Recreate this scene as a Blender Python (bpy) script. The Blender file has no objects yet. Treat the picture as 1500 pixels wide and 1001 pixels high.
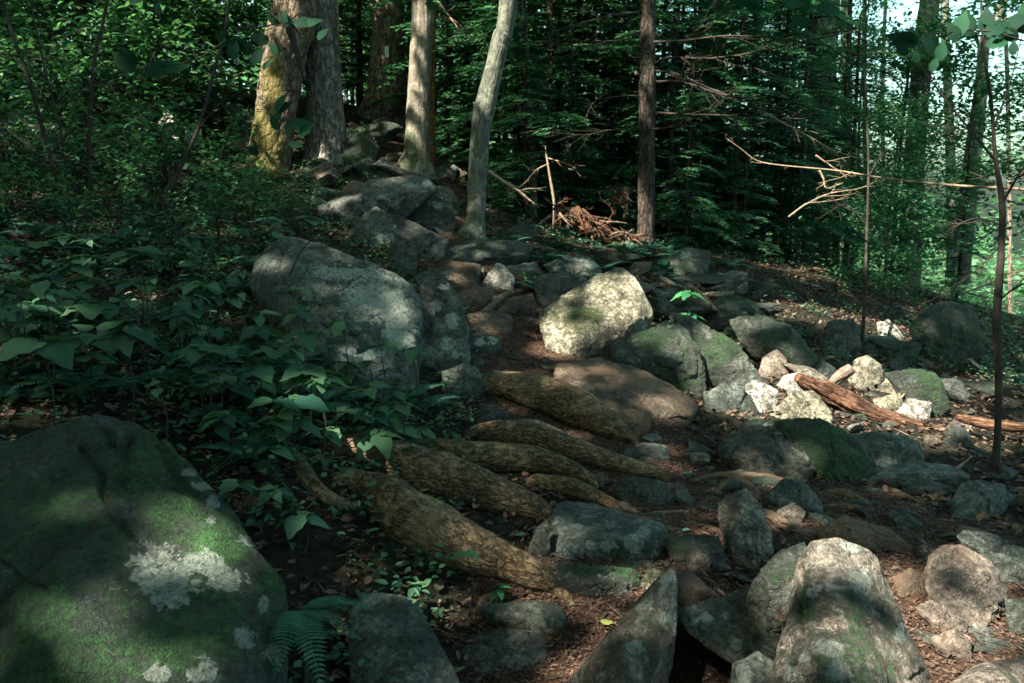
import bpy, bmesh, math, random
import numpy as np
from mathutils import Vector, Matrix

random.seed(7)
rng = np.random.default_rng(7)
scene = bpy.context.scene
COL = scene.collection

# ------------------------------------------------------------------ camera
CAM = np.array([0.0, 0.0, 1.5])
PITCH = math.radians(10)
FPX = 1250.0
cam_data = bpy.data.cameras.new("camera")
cam_data.sensor_width = 36.0
cam_data.lens = 30.0
cam_data.clip_start = 0.05
cam_data.clip_end = 600
cam_data.dof.use_dof = True
cam_data.dof.focus_distance = 3.4
cam_data.dof.aperture_fstop = 9.0
cam = bpy.data.objects.new("camera", cam_data)
COL.objects.link(cam)
cam.location = CAM
cam.rotation_euler = (math.radians(90) - PITCH, 0, 0)
scene.camera = cam

# ------------------------------------------------------------------ light
SUN_EL = math.radians(54)
SUN_AZ = math.radians(-130)          # measured from +Y towards +X: behind the viewer's left shoulder
SUN_DIR = np.array([math.sin(SUN_AZ) * math.cos(SUN_EL), math.cos(SUN_AZ) * math.cos(SUN_EL), math.sin(SUN_EL)])
world = bpy.data.worlds.new("World")
scene.world = world
world.use_nodes = True
wn, wl = world.node_tree.nodes, world.node_tree.links
wn.clear()
sky = wn.new("ShaderNodeTexSky")
sky.sky_type = 'NISHITA'
sky.sun_disc = False
sky.sun_elevation = SUN_EL
sky.sun_rotation = SUN_AZ
sky.air_density = 1.0
sky.dust_density = 4.0
sky.ozone_density = 1.0
hs = wn.new("ShaderNodeMix"); hs.data_type = 'RGBA'; hs.blend_type = 'MULTIPLY'
hs.inputs[0].default_value = 1.0
hs.inputs[7].default_value = (0.74, 1.0, 0.78, 1)
bg = wn.new("ShaderNodeBackground")
bg.inputs[1].default_value = 0.11
wo = wn.new("ShaderNodeOutputWorld")
wl.new(sky.outputs[0], hs.inputs[6]); wl.new(hs.outputs[2], bg.inputs[0]); wl.new(bg.outputs[0], wo.inputs[0])
sun_data = bpy.data.lights.new("sun", 'SUN')
sun_data.energy = 5.0
sun_data.angle = math.radians(0.5)
sun_data.color = (1.0, 0.90, 0.76)
sun = bpy.data.objects.new("sun", sun_data)
COL.objects.link(sun)
sun.rotation_euler = Vector(SUN_DIR).to_track_quat('Z', 'Y').to_euler()
scene.view_settings.view_transform = 'Standard'
scene.view_settings.look = 'None'
scene.view_settings.exposure = 2.5
scene.view_settings.gamma = 1.0
scene.view_settings.use_curve_mapping = False
try:
    scene.cycles.use_denoising = True
    scene.cycles.max_bounces = 5
    scene.cycles.diffuse_bounces = 3
    scene.cycles.transmission_bounces = 3
except Exception:
    pass

# ------------------------------------------------------------------ helpers
SP, CP = math.sin(PITCH), math.cos(PITCH)

def P(u, v, d):
    """world point seen at photograph pixel (u, v) at depth d along the view axis"""
    a = (u - 750.0) / FPX
    b = (500.5 - v) / FPX
    return np.array([CAM[0] + d * a, CAM[1] + d * (CP + b * SP), CAM[2] + d * (-SP + b * CP)])

def project(p):
    q = np.asarray(p) - CAM
    dep = q[..., 1] * CP - q[..., 2] * SP
    up = q[..., 1] * SP + q[..., 2] * CP
    dep_ = np.maximum(dep, 1e-3)
    return 750 + FPX * q[..., 0] / dep_, 500.5 - FPX * up / dep_, dep

def hash3(ix, iy, iz, seed):
    n = (ix * 374761393 + iy * 668265263 + iz * 2147483647 + seed * 1274126177) & 0xffffffff
    n = ((n ^ (n >> 13)) * 1274126177) & 0xffffffff
    n = ((n ^ (n >> 16)) * 2246822519) & 0xffffffff
    n = n ^ (n >> 15)
    return (n & 0xffff) / 32767.5 - 1.0

def vnoise(p, seed=0):
    p = np.asarray(p, float)
    i = np.floor(p).astype(np.int64)
    f = p - i
    f = f * f * (3 - 2 * f)
    r = 0
    for dx in (0, 1):
        wx = f[:, 0] if dx else 1 - f[:, 0]
        for dy in (0, 1):
            wy = f[:, 1] if dy else 1 - f[:, 1]
            for dz in (0, 1):
                wz = f[:, 2] if dz else 1 - f[:, 2]
                r = r + wx * wy * wz * hash3(i[:, 0] + dx, i[:, 1] + dy, i[:, 2] + dz, seed)
    return r

def fbm(p, octs=4, seed=0):
    r = 0; a = 1.0; s = 0
    p = np.asarray(p, float)
    for o in range(octs):
        r = r + a * vnoise(p * (2.03 ** o) + 17.3 * o, seed + o); s += a; a *= 0.5
    return r / s

def meta(o, label=None, cat=None, group=None, kind=None):
    if label: o["label"] = label
    if cat: o["category"] = cat
    if group: o["group"] = group
    if kind: o["kind"] = kind
    return o

def np_mesh(name, verts, faces, mat=None, smooth=True):
    """verts Nx3; faces: MxK array or list of index arrays"""
    me = bpy.data.meshes.new(name)
    verts = np.asarray(verts, np.float32)
    if isinstance(faces, np.ndarray):
        M, K = faces.shape
        me.vertices.add(len(verts)); me.vertices.foreach_set("co", verts.ravel())
        me.loops.add(M * K); me.loops.foreach_set("vertex_index", faces.astype(np.int32).ravel())
        me.polygons.add(M)
        me.polygons.foreach_set("loop_start", np.arange(0, M * K, K, dtype=np.int32))
        me.update(calc_edges=True)
    else:
        me.from_pydata([tuple(v) for v in verts], [], [tuple(int(i) for i in f) for f in faces])
    if smooth:
        me.polygons.foreach_set("use_smooth", np.ones(len(me.polygons), bool))
    if mat: me.materials.append(mat)
    me.update()
    return me

def link(name, me, loc=(0, 0, 0), parent=None):
    o = bpy.data.objects.new(name, me)
    COL.objects.link(o)
    if parent is not None: o.parent = parent
    o.location = loc
    return o

def empty(name, loc, rz=0, scale=1):
    o = bpy.data.objects.new(name, None)
    o.empty_display_size = 0.1
    COL.objects.link(o)
    o.location = loc
    o.rotation_euler = (0, 0, rz)
    o.scale = (scale,) * 3
    return o

def copy_tree(root, loc, rz=0, scale=1, tilt=(0, 0)):
    c = root.copy(); COL.objects.link(c)
    c.location = loc; c.rotation_euler = (tilt[0], tilt[1], rz); c.scale = (scale,) * 3
    def rec(src, dst):
        for ch in src.children:
            k = ch.copy(); COL.objects.link(k); k.parent = dst
            rec(ch, k)
    rec(root, c)
    return c

# ------------------------------------------------------------------ terrain
CT = [(1450, 980, 2.6), (700, 980, 2.7), (1350, 780, 3.6), (1000, 690, 4.3), (1000, 800, 3.4), (1450, 690, 4.6),
      (1450, 600, 6.2), (1300, 620, 5.6), (1300, 470, 9), (1200, 400, 12), (1450, 450, 14), (1050, 400, 9.5),
      (850, 350, 11), (950, 362, 10.5), (760, 530, 5.8), (900, 640, 4.6), (730, 430, 7.8), (700, 345, 9.5),
      (620, 250, 12), (700, 230, 15), (560, 172, 15.5), (480, 222, 12), (400, 330, 8.5), (390, 245, 11.5),
      (200, 300, 8), (100, 200, 11), (300, 150, 14), (100, 450, 5), (300, 560, 3.8), (450, 700, 3.25),
      (450, 870, 2.75), (60, 650, 3.1), (600, 640, 4.3), (600, 850, 3.0), (0, 100, 20), (1150, 750, 3.8),
      (1200, 480, 8), (1100, 600, 5.4), (1500, 790, 3.6), (0, 300, 8.5), (520, 560, 4.6), (800, 760, 3.6),
      (800, 870, 3.0), (1100, 920, 2.7), (500, 420, 6.3), (620, 330, 9.2)]
pts = [P(*c) for c in CT]
far = [(-70, 60, 16), (0, 60, 2.0), (70, 60, -10), (-45, 0, 9), (45, 0, -7), (-30, -40, 4), (30, -40, -3), (0, 125, 6),
       (-120, 125, 30), (120, 125, -16), (0, -8, 0.0), (-6, -4, 0.9), (6, -4, -0.4), (-6, 2, 1.0), (6, 2.5, -0.3),
       (10, 8, -1.0), (14, 20, -2.6), (25, 35, -5.5), (-14, 12, 4.0), (-20, 30, 7.5), (0, 28, 2.6), (6, 25, 0.2), (-6, 22, 3.9)]
ctl = np.array(pts + [np.array(f, float) for f in far])
def _phi(r2): return 0.5 * r2 * np.log(r2 + 1e-9)
_xy = ctl[:, :2]
_K = _phi(((_xy[:, None] - _xy[None]) ** 2).sum(-1))
_n = len(ctl)
_A = np.zeros((_n + 3, _n + 3))
_A[:_n, :_n] = _K + np.eye(_n) * 0.02
_A[:_n, _n] = 1; _A[:_n, _n + 1:] = _xy; _A[_n, :_n] = 1; _A[_n + 1:, :_n] = _xy.T
_w = np.linalg.solve(_A, np.concatenate([ctl[:, 2], [0, 0, 0]]))

def H0(x, y):
    x = np.atleast_1d(np.asarray(x, float)); y = np.atleast_1d(np.asarray(y, float))
    sh = x.shape; x = x.ravel(); y = y.ravel()
    out = np.empty(len(x))
    for s in range(0, len(x), 40000):
        q = np.stack([x[s:s + 40000], y[s:s + 40000]], 1)
        r2 = ((q[:, None] - _xy[None]) ** 2).sum(-1)
        out[s:s + 40000] = _phi(r2) @ _w[:_n] + _w[_n] + q @ _w[_n + 1:]
    return out.reshape(sh)

def H(x, y):
    z = H0(x, y)
    x = np.atleast_1d(np.asarray(x, float)); y = np.atleast_1d(np.asarray(y, float))
    q = np.stack([x.ravel(), y.ravel(), np.zeros(x.size)], 1)
    nz = 0.05 * fbm(q * 0.9, 3, 5) + 0.022 * fbm(q * 4.5, 3, 9)
    return z + nz.reshape(x.shape)

_ds = np.concatenate([np.arange(1.2, 8, 0.03), np.arange(8, 30, 0.12), np.arange(30, 110, 1.0)])
def gd(u, v):
    """depth at which the line of sight through pixel (u, v) meets the ground (999 if never)"""
    a = (u - 750.0) / FPX; b = (500.5 - v) / FPX
    x = _ds * a; y = _ds * (CP + b * SP); z = CAM[2] + _ds * (-SP + b * CP)
    below = np.nonzero(z < H(x, y))[0]
    return float(_ds[below[0]]) if len(below) else 999.0

def G(u, v):
    d = gd(u, v)
    if d > 200: d = 30
    return P(u, v, d), d

def on_ground(x, y): return np.array([x, y, float(H(x, y)[0])])

# the trail as a line of world points
TRAIL = [G(*q)[0][:2] for q in [(1420, 1000), (1400, 880), (1330, 790), (1150, 740), (1010, 690), (900, 640), (800, 560), (770, 520), (745, 450), (700, 400), (640, 360)]] 
TRAIL += [P(620, 262, 11.5)[:2], P(600, 225, 13.5)[:2]]
TRAIL2 = [G(*q)[0][:2] for q in [(860, 1000), (850, 900), (1000, 760), (1150, 745)]]
def seg_dist(q, line):
    best = np.full(len(q), 1e9)
    for a, b in zip(line[:-1], line[1:]):
        ab = b - a; t = np.clip(((q - a) @ ab) / (ab @ ab + 1e-9), 0, 1)
        best = np.minimum(best, np.linalg.norm(q - a - t[:, None] * ab, axis=1))
    return best
def trail_mask(x, y):
    q = np.stack([x, y], 1)
    d = seg_dist(q, TRAIL) + 0.12 * fbm(np.c_[q * 3, q[:, :1] * 0], 3, 3)
    d2 = seg_dist(q, TRAIL2)
    return np.clip(1.5 - np.minimum(d, d2 * 1.3) / 0.42, 0, 1)
# ------------------------------------------------------------------ materials
class NT:
    def __init__(s, name):
        s.m = bpy.data.materials.new(name); s.m.use_nodes = True
        s.n = s.m.node_tree.nodes; s.l = s.m.node_tree.links
        s.n.clear()
        s.out = s.n.new("ShaderNodeOutputMaterial")
        s.geo = s.n.new("ShaderNodeNewGeometry")
    def new(s, t, **k):
        n = s.n.new(t)
        for a, b in k.items(): setattr(n, a, b)
        return n
    def put(s, sock, val):
        if hasattr(val, "is_output"): s.l.new(val, sock)
        else: sock.default_value = val
    def noise(s, scale, detail=6, rough=0.6, dist=0.0, vec=None):
        n = s.new("ShaderNodeTexNoise"); n.inputs['Scale'].default_value = scale
        n.inputs['Detail'].default_value = detail; n.inputs['Roughness'].default_value = rough
        n.inputs['Distortion'].default_value = dist
        s.l.new(vec if vec is not None else s.geo.outputs['Position'], n.inputs['Vector'])
        return n.outputs['Fac']
    def voro(s, scale, feature='F1', vec=None, out='Distance'):
        n = s.new("ShaderNodeTexVoronoi", feature=feature); n.inputs['Scale'].default_value = scale
        s.l.new(vec if vec is not None else s.geo.outputs['Position'], n.inputs['Vector'])
        return n.outputs[out]
    def ramp(s, fac, stops, interp='LINEAR'):
        n = s.new("ShaderNodeValToRGB"); cr = n.color_ramp; cr.interpolation = interp
        while len(cr.elements) < len(stops): cr.elements.new(0.5)
        for e, (p, c) in zip(cr.elements, stops):
            e.position = p; e.color = (*c, 1) if isinstance(c, tuple) else (c, c, c, 1)
        s.put(n.inputs[0], fac)
        return n.outputs[0]
    def math(s, op, a, b=0.0, clamp=False):
        n = s.new("ShaderNodeMath", operation=op, use_clamp=clamp)
        s.put(n.inputs[0], a); s.put(n.inputs[1], b)
        return n.outputs[0]
    def mix(s, fac, a, b, blend='MIX'):
        n = s.new("ShaderNodeMix", data_type='RGBA', blend_type=blend)
        s.put(n.inputs[0], fac)
        for i, c in ((6, a), (7, b)):
            s.put(n.inputs[i], (*c, 1) if isinstance(c, tuple) else c)
        return n.outputs[2]
    def mapping(s, scale, rot=(0, 0, 0), src='Position'):
        n = s.new("ShaderNodeMapping"); n.inputs['Scale'].default_value = scale; n.inputs['Rotation'].default_value = rot
        if src == 'Position': s.l.new(s.geo.outputs['Position'], n.inputs['Vector'])
        else: s.l.new(src, n.inputs['Vector'])
        return n.outputs[0]
    def attr(s, name):
        n = s.new("ShaderNodeAttribute", attribute_name=name)
        return n.outputs['Fac']
    def bump(s, h, strength=0.5, dist=0.02, nrm=None):
        n = s.new("ShaderNodeBump"); n.inputs['Strength'].default_value = strength; n.inputs['Distance'].default_value = dist
        s.put(n.inputs['Height'], h)
        if nrm is not None: s.l.new(nrm, n.inputs['Normal'])
        return n.outputs[0]
    def surf(s, color, rough=0.85, nrm=None, spec=0.25):
        b = s.new("ShaderNodeBsdfPrincipled")
        s.put(b.inputs['Base Color'], (*color, 1) if isinstance(color, tuple) else color)
        s.put(b.inputs['Roughness'], rough)
        b.inputs['Specular IOR Level'].default_value = spec
        if nrm is not None: s.l.new(nrm, b.inputs['Normal'])
        s.l.new(b.outputs[0], s.out.inputs[0])
        return b

def rock_mat(name, lo, hi, moss=0.0, lichen=0.5, mosscol=((0.008, 0.034, 0.014), (0.045, 0.135, 0.035)), warm=0.0, wscale=1.0):
    t = NT(name)
    big = t.noise(3.2, 8, 0.62)
    fine = t.noise(55, 6, 0.7)
    col = t.ramp(big, [(0.32, lo), (0.68, hi)])
    col = t.mix(0.9, col, t.ramp(fine, [(0.36, 0.2), (0.60, 1.3)]), 'MULTIPLY')
    col = t.mix(0.7, col, t.ramp(t.noise(16, 8, 0.75, 0.4), [(0.36, 0.35), (0.6, 1.2)]), 'MULTIPLY')
    col = t.mix(0.6, col, t.ramp(t.noise(190, 3, 0.8), [(0.35, 0.45), (0.6, 1.25)]), 'MULTIPLY')
    # dark weathering stains and worn warm patches
    stain = t.ramp(t.noise(7, 9, 0.78, 1.2), [(0.43, 0.0), (0.57, 1.0)])
    col = t.mix(t.math('MULTIPLY', stain, 0.8), col, (0.022, 0.026, 0.022))
    if warm > 0:
        wm = t.ramp(t.noise(2.4, 6, 0.6), [(0.45, 0.0), (0.6, 1.0)])
        col = t.mix(t.math('MULTIPLY', wm, warm), col, (0.20, 0.125, 0.075))
    # lichen: crusty islands, plus the ones the photograph shows at fixed places
    edge = t.noise(38, 5, 0.75)
    lm = t.math('ADD', t.noise(6.5 * wscale, 4, 0.55, 0.6), t.math('MULTIPLY', t.math('SUBTRACT', edge, 0.5), 0.35))
    lm = t.ramp(lm, [(0.80 - 0.24 * lichen, 0.0), (0.83 - 0.24 * lichen, 1.0)])
    dots = t.ramp(t.math('ADD', t.voro(19 * wscale), t.math('MULTIPLY', edge, 0.25)), [(0.20 + 0.05 * lichen, 1.0), (0.245 + 0.05 * lichen, 0.0)])
    dots = t.math('MULTIPLY', dots, t.ramp(t.noise(2.2, 3), [(0.5, 0.0), (0.58, 1.0)]))
    rag = t.math('ADD', t.math('MULTIPLY', t.math('SUBTRACT', edge, 0.5), 1.5), t.math('MULTIPLY', t.math('SUBTRACT', t.noise(13, 5, 0.7, 0.8), 0.5), 2.6))
    al = t.math('ADD', t.attr("lichen"), rag)
    al = t.ramp(al, [(0.55, 0.0), (0.72, 1.0)])
    al = t.math('MULTIPLY', al, t.ramp(t.attr("lichen"), [(0.02, 0.0), (0.2, 1.0)]))
    al = t.math('MULTIPLY', al, t.ramp(t.noise(48, 5, 0.75), [(0.36, 0.25), (0.52, 1.0)]))
    lcol = t.ramp(t.noise(120, 4, 0.8), [(0.3, (0.16, 0.20, 0.17)), (0.7, (0.42, 0.46, 0.40))])
    l1 = t.math('MULTIPLY', t.math('MAXIMUM', lm, dots), 0.42)
    col = t.mix(l1, col, lcol)
    # moss: likes the upper faces and hollows
    sep = t.new("ShaderNodeSeparateXYZ"); t.l.new(t.geo.outputs['Normal'], sep.inputs[0])
    mm = t.math('ADD', t.noise(3.6, 8, 0.68, 0.5), t.math('MULTIPLY', sep.outputs[2], 0.10))
    mm = t.math('ADD', mm, t.math('MULTIPLY', t.math('SUBTRACT', t.noise(38, 6, 0.75), 0.5), 0.75))
    mm = t.math('ADD', mm, t.math('MULTIPLY', t.math('SUBTRACT', t.noise(11, 6, 0.7, 0.6), 0.5), 0.5))
    mm = t.math('ADD', mm, t.math('MULTIPLY', t.attr("moss"), 0.20))
    mm = t.ramp(mm, [(0.80 - 0.38 * moss, 0.0), (1.0 - 0.38 * moss, 1.0)])
    mcol = t.ramp(t.noise(8, 8, 0.78, 0.5), [(0.34, mosscol[0]), (0.64, mosscol[1])])
    mcol = t.mix(0.95, mcol, t.ramp(t.noise(60, 6, 0.8), [(0.36, 0.12), (0.60, 1.5)]), 'MULTIPLY')
    mcol = t.mix(t.ramp(t.noise(20, 5, 0.75), [(0.5, 0.0), (0.66, 0.7)]), mcol, (0.055, 0.06, 0.045))
    col = t.mix(t.math('MULTIPLY', mm, 0.88), col, mcol)
    lcol2 = t.ramp(t.noise(90, 4, 0.8), [(0.3, (0.12, 0.16, 0.135)), (0.62, (0.36, 0.41, 0.355))])
    col = t.mix(t.math('MULTIPLY', al, 0.95), col, lcol2)
    crack = t.ramp(t.noise(2.6, 5, 0.5, 2.0), [(0.488, 1.0), (0.5, 0.0), (0.512, 1.0)])
    h = t.math('ADD', t.math('MULTIPLY', t.noise(22, 8, 0.7), 0.8), t.math('MULTIPLY', t.noise(130, 4, 0.7), 0.35))
    h = t.math('ADD', h, t.math('MULTIPLY', t.math('MULTIPLY', mm, t.noise(170, 3, 0.7)), 1.2))
    h = t.math('ADD', h, t.math('MULTIPLY', t.math('MAXIMUM', lm, al), 0.12))
    h = t.math('ADD', h, t.math('MULTIPLY', crack, 0.35))
    t.surf(col, 0.8, t.bump(h, 1.0, 0.045), 0.3)
    return t.m

M = {}
GR = ((0.055, 0.066, 0.058), (0.24, 0.255, 0.22))
M['grey'] = rock_mat("grey lichened stone", *GR, moss=0.18, lichen=0.5)
M['mossy'] = rock_mat("mossy stone", (0.035, 0.045, 0.035), (0.13, 0.15, 0.12), moss=0.72, lichen=0.45)
M['green'] = rock_mat("half mossy stone", (0.05, 0.065, 0.052), (0.21, 0.235, 0.19), moss=0.55, lichen=0.55)
M['dark'] = rock_mat("dark toned stone", (0.028, 0.035, 0.030), (0.125, 0.14, 0.115), moss=0.38, lichen=0.3)  # stone with a darker base tone and some moss
M['brown'] = rock_mat("brown worn stone", (0.05, 0.04, 0.03), (0.20, 0.155, 0.115), moss=0.1, lichen=0.2, warm=0.6)
M['tan'] = rock_mat("tan worn stone", (0.16, 0.135, 0.11), (0.42, 0.35, 0.29), moss=0.12, lichen=0.3, warm=0.25)
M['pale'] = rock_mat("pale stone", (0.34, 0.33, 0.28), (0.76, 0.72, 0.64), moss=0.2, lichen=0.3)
M['palemoss'] = rock_mat("pale stone with bright moss", (0.22, 0.21, 0.14), (0.58, 0.53, 0.39), moss=0.50, lichen=0.3, mosscol=((0.03, 0.06, 0.012), (0.12, 0.19, 0.04)))
M['big'] = rock_mat("moss covered boulder", (0.022, 0.032, 0.026), (0.10, 0.125, 0.105), moss=0.72, lichen=0.35, wscale=1.6,
                    mosscol=((0.008, 0.035, 0.014), (0.045, 0.15, 0.035)))
M['slab'] = rock_mat("grey slab with pale lichen", (0.06, 0.08, 0.068), (0.22, 0.265, 0.225), moss=0.28, lichen=0.62, wscale=0.6)
M['stripe'] = rock_mat("grey boulder with streaks of moss", (0.12, 0.115, 0.095), (0.38, 0.35, 0.29), moss=0.42, lichen=0.55, warm=0.15)

def bark_mat(name, lo, hi, vscale=(9, 9, 2.2), moss=0.2, mosscol=(0.03, 0.06, 0.02), bdist=0.03, plate=1.0, wob_=0.9):
    t = NT(name)
    tc = t.new("ShaderNodeAttribute", attribute_name="tubeco")
    vec = t.mapping(vscale, src=tc.outputs['Vector'])
    wob = t.new("ShaderNodeVectorMath", operation='MULTIPLY_ADD')
    nn = t.new("ShaderNodeTexNoise"); nn.inputs['Scale'].default_value = 1.7; nn.inputs['Detail'].default_value = 6
    t.l.new(vec, nn.inputs['Vector']); t.l.new(nn.outputs['Color'], wob.inputs[0])
    wob.inputs[1].default_value = (wob_,) * 3; t.l.new(vec, wob.inputs[2])
    e = t.voro(1.0, 'DISTANCE_TO_EDGE', wob.outputs[0])
    groove = t.ramp(e, [(0.0, 0.0), (0.16, 0.75), (0.4, 1.0)])
    fib = t.noise(3.5, 8, 0.72, 0.4, vec)
    col = t.ramp(fib, [(0.3, lo), (0.7, hi)])
    col = t.mix(plate, col, t.ramp(groove, [(0.0, 0.32), (0.7, 1.0)]), 'MULTIPLY')
    pl = t.ramp(t.noise(5.5, 7, 0.75), [(0.50, 0.0), (0.60, 1.0)])
    col = t.mix(t.math('MULTIPLY', pl, 0.55), col, tuple(min(1, c * 1.5) for c in hi))
    mm = t.math('ADD', t.noise(4.2, 8, 0.7), t.math('MULTIPLY', t.attr("moss"), 0.5))
    mm = t.ramp(mm, [(0.80 - 0.4 * moss, 0.0), (0.9 - 0.4 * moss, 1.0)])
    col = t.mix(t.math('MULTIPLY', mm, 0.8), col, t.mix(t.noise(30, 4), tuple(c * 0.35 for c in mosscol), mosscol))
    col = t.mix(0.75, col, t.ramp(t.noise(34, 8, 0.75, 0.5), [(0.35, 0.35), (0.62, 1.2)]), 'MULTIPLY')
    h = t.math('ADD', t.math('MULTIPLY', groove, min(1.0, plate + .1)), t.math('MULTIPLY', fib, 0.5))
    h = t.math('ADD', h, t.math('MULTIPLY', t.noise(90, 4, 0.7), 0.15))
    t.surf(col, 0.88, t.bump(h, 0.9, bdist), 0.2)
    return t.m
M['bark_grey'] = bark_mat("furrowed grey bark", (0.07, 0.064, 0.056), (0.25, 0.23, 0.20), (17, 17, 4.5), moss=0.12)
M['bark_moss'] = bark_mat("flaky bark grown over with yellow moss", (0.06, 0.045, 0.03), (0.22, 0.17, 0.12), (15, 15, 6), moss=0.42, mosscol=(0.15, 0.135, 0.03))
M['bark_brown'] = bark_mat("red brown furrowed bark", (0.08, 0.062, 0.05), (0.27, 0.21, 0.165), (12, 12, 2.2), moss=0.15)
M['bark_pale'] = bark_mat("pale peeled wood", (0.08, 0.072, 0.055), (0.25, 0.225, 0.175), (14, 14, 1.2), moss=0.2, plate=0.6, bdist=0.008)
M['bark_rust'] = bark_mat("rusty stripped wood", (0.08, 0.035, 0.015), (0.26, 0.12, 0.045), (9, 9, 0.7), moss=0.1, plate=0.4, bdist=0.01)
M['bark_smooth'] = bark_mat("smooth grey green bark", (0.04, 0.046, 0.036), (0.145, 0.155, 0.12), (14, 14, 3.5), moss=0.42, plate=0.7, bdist=0.008, mosscol=(0.04, 0.07, 0.03))
M['bark_dark'] = bark_mat("dark scaly bark", (0.02, 0.017, 0.014), (0.075, 0.06, 0.045), (18, 18, 5), moss=0.2)
M['twig_dark'] = bark_mat("dark twig bark", (0.015, 0.012, 0.010), (0.05, 0.042, 0.033), (30, 30, 8), moss=0.0, plate=0.2, bdist=0.003)
M['twig_pale'] = bark_mat("bare pale twig wood", (0.10, 0.08, 0.055), (0.30, 0.23, 0.155), (30, 30, 8), moss=0.0, plate=0.2, bdist=0.003)
M['root'] = bark_mat("tan root bark", (0.032, 0.023, 0.013), (0.26, 0.185, 0.105), (36, 36, 17), moss=0.5, mosscol=(0.045, 0.06, 0.022), bdist=0.022, plate=0.85, wob_=1.5)
M['rootlet'] = bark_mat("worn brown root", (0.05, 0.036, 0.024), (0.17, 0.125, 0.085), (50, 50, 9), moss=0.12, bdist=0.006, plate=0.5)
M['rotten'] = bark_mat("rotten red brown wood", (0.025, 0.014, 0.009), (0.20, 0.105, 0.062), (40, 40, 5), moss=0.1, bdist=0.02)

def leaf_mat(name, a, b, trans=0.35, rough=0.5, vein=False):
    t = NT(name)
    r = t.geo.outputs['Random Per Island']
    oi = t.new("ShaderNodeObjectInfo")
    rr = t.math('FRACT', t.math('ADD', r, oi.outputs['Random']))
    col = t.mix(rr, a, b)
    col = t.mix(0.5, col, t.ramp(t.noise(24, 4, 0.7), [(0.3, 0.55), (0.7, 1.0)]), 'MULTIPLY')
    d = t.new("ShaderNodeBsdfPrincipled")
    t.l.new(col, d.inputs['Base Color']); d.inputs['Roughness'].default_value = rough
    d.inputs['Specular IOR Level'].default_value = 0.3
    tr = t.new("ShaderNodeBsdfTranslucent")
    t.l.new(t.mix(1.0, col, (0.9, 1.0, 0.6), 'MULTIPLY'), tr.inputs[0])
    ms = t.new("ShaderNodeMixShader"); ms.inputs[0].default_value = trans
    t.l.new(d.outputs[0], ms.inputs[1]); t.l.new(tr.outputs[0], ms.inputs[2]); t.l.new(ms.outputs[0], t.out.inputs[0])
    return t.m
M['leaf'] = leaf_mat("deep green leaf", (0.012, 0.060, 0.040), (0.075, 0.165, 0.075))
M['leaf_bright'] = leaf_mat("fresh green leaf", (0.02, 0.13, 0.055), (0.06, 0.22, 0.09), 0.45)
M['leaf_top'] = leaf_mat("canopy leaf", (0.003, 0.035, 0.018), (0.012, 0.08, 0.035), 0.3, 0.8)
M['fern'] = leaf_mat("blue green fern", (0.025, 0.10, 0.065), (0.06, 0.17, 0.115), 0.3)
M['needle'] = leaf_mat("hemlock needles", (0.025, 0.115, 0.07), (0.11, 0.27, 0.15), 0.5)
M['understory'] = leaf_mat("understory leaf", (0.03, 0.13, 0.06), (0.12, 0.28, 0.12), 0.5)
M['far'] = leaf_mat("distant leaves", (0.04, 0.15, 0.07), (0.14, 0.30, 0.15), 0.5)
M['canopy'] = leaf_mat("high canopy leaves", (0.02, 0.08, 0.04), (0.06, 0.15, 0.07), 0.12)
M['dead'] = leaf_mat("dead brown leaf", (0.03, 0.019, 0.012), (0.13, 0.085, 0.055), 0.05, 0.75)
M['chip'] = leaf_mat("bark chips and needles", (0.025, 0.015, 0.010), (0.13, 0.085, 0.060), 0.0, 0.85)
M['deadpale'] = leaf_mat("pale dead leaf", (0.16, 0.13, 0.09), (0.30, 0.25, 0.18), 0.1, 0.75)
M['yellow'] = leaf_mat("yellow fallen leaf", (0.22, 0.26, 0.07), (0.30, 0.32, 0.10), 0.2)
M['aqua'] = leaf_mat("pale green fallen leaf", (0.13, 0.27, 0.19), (0.17, 0.32, 0.23), 0.2)
t = NT("white blaze paint"); t.surf(t.ramp(t.noise(40), [(0.3, 0.7), (0.6, 0.9)]), 0.8); M['paint'] = t.m

t = NT("forest soil")
pm = t.attr("trail")
soil = t.ramp(t.noise(34, 10, 0.8), [(0.36, (0.008, 0.005, 0.003)), (0.64, (0.12, 0.068, 0.045))])
hum = t.ramp(t.noise(30, 10, 0.8), [(0.38, (0.003, 0.003, 0.002)), (0.66, (0.042, 0.034, 0.022))])
gm = t.ramp(t.noise(2.5, 6, 0.7), [(0.5, 0.0), (0.62, 1.0)])
hum = t.mix(t.math('MULTIPLY', gm, 0.6), hum, (0.008, 0.022, 0.010))
c = t.mix(pm, hum, soil)
h = t.math('ADD', t.noise(30, 10, 0.75), t.math('MULTIPLY', t.noise(110, 4, 0.8), 0.5))
t.surf(c, 0.92, t.bump(h, 1.0, 0.03), 0.15)
M['soil'] = t.m

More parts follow.
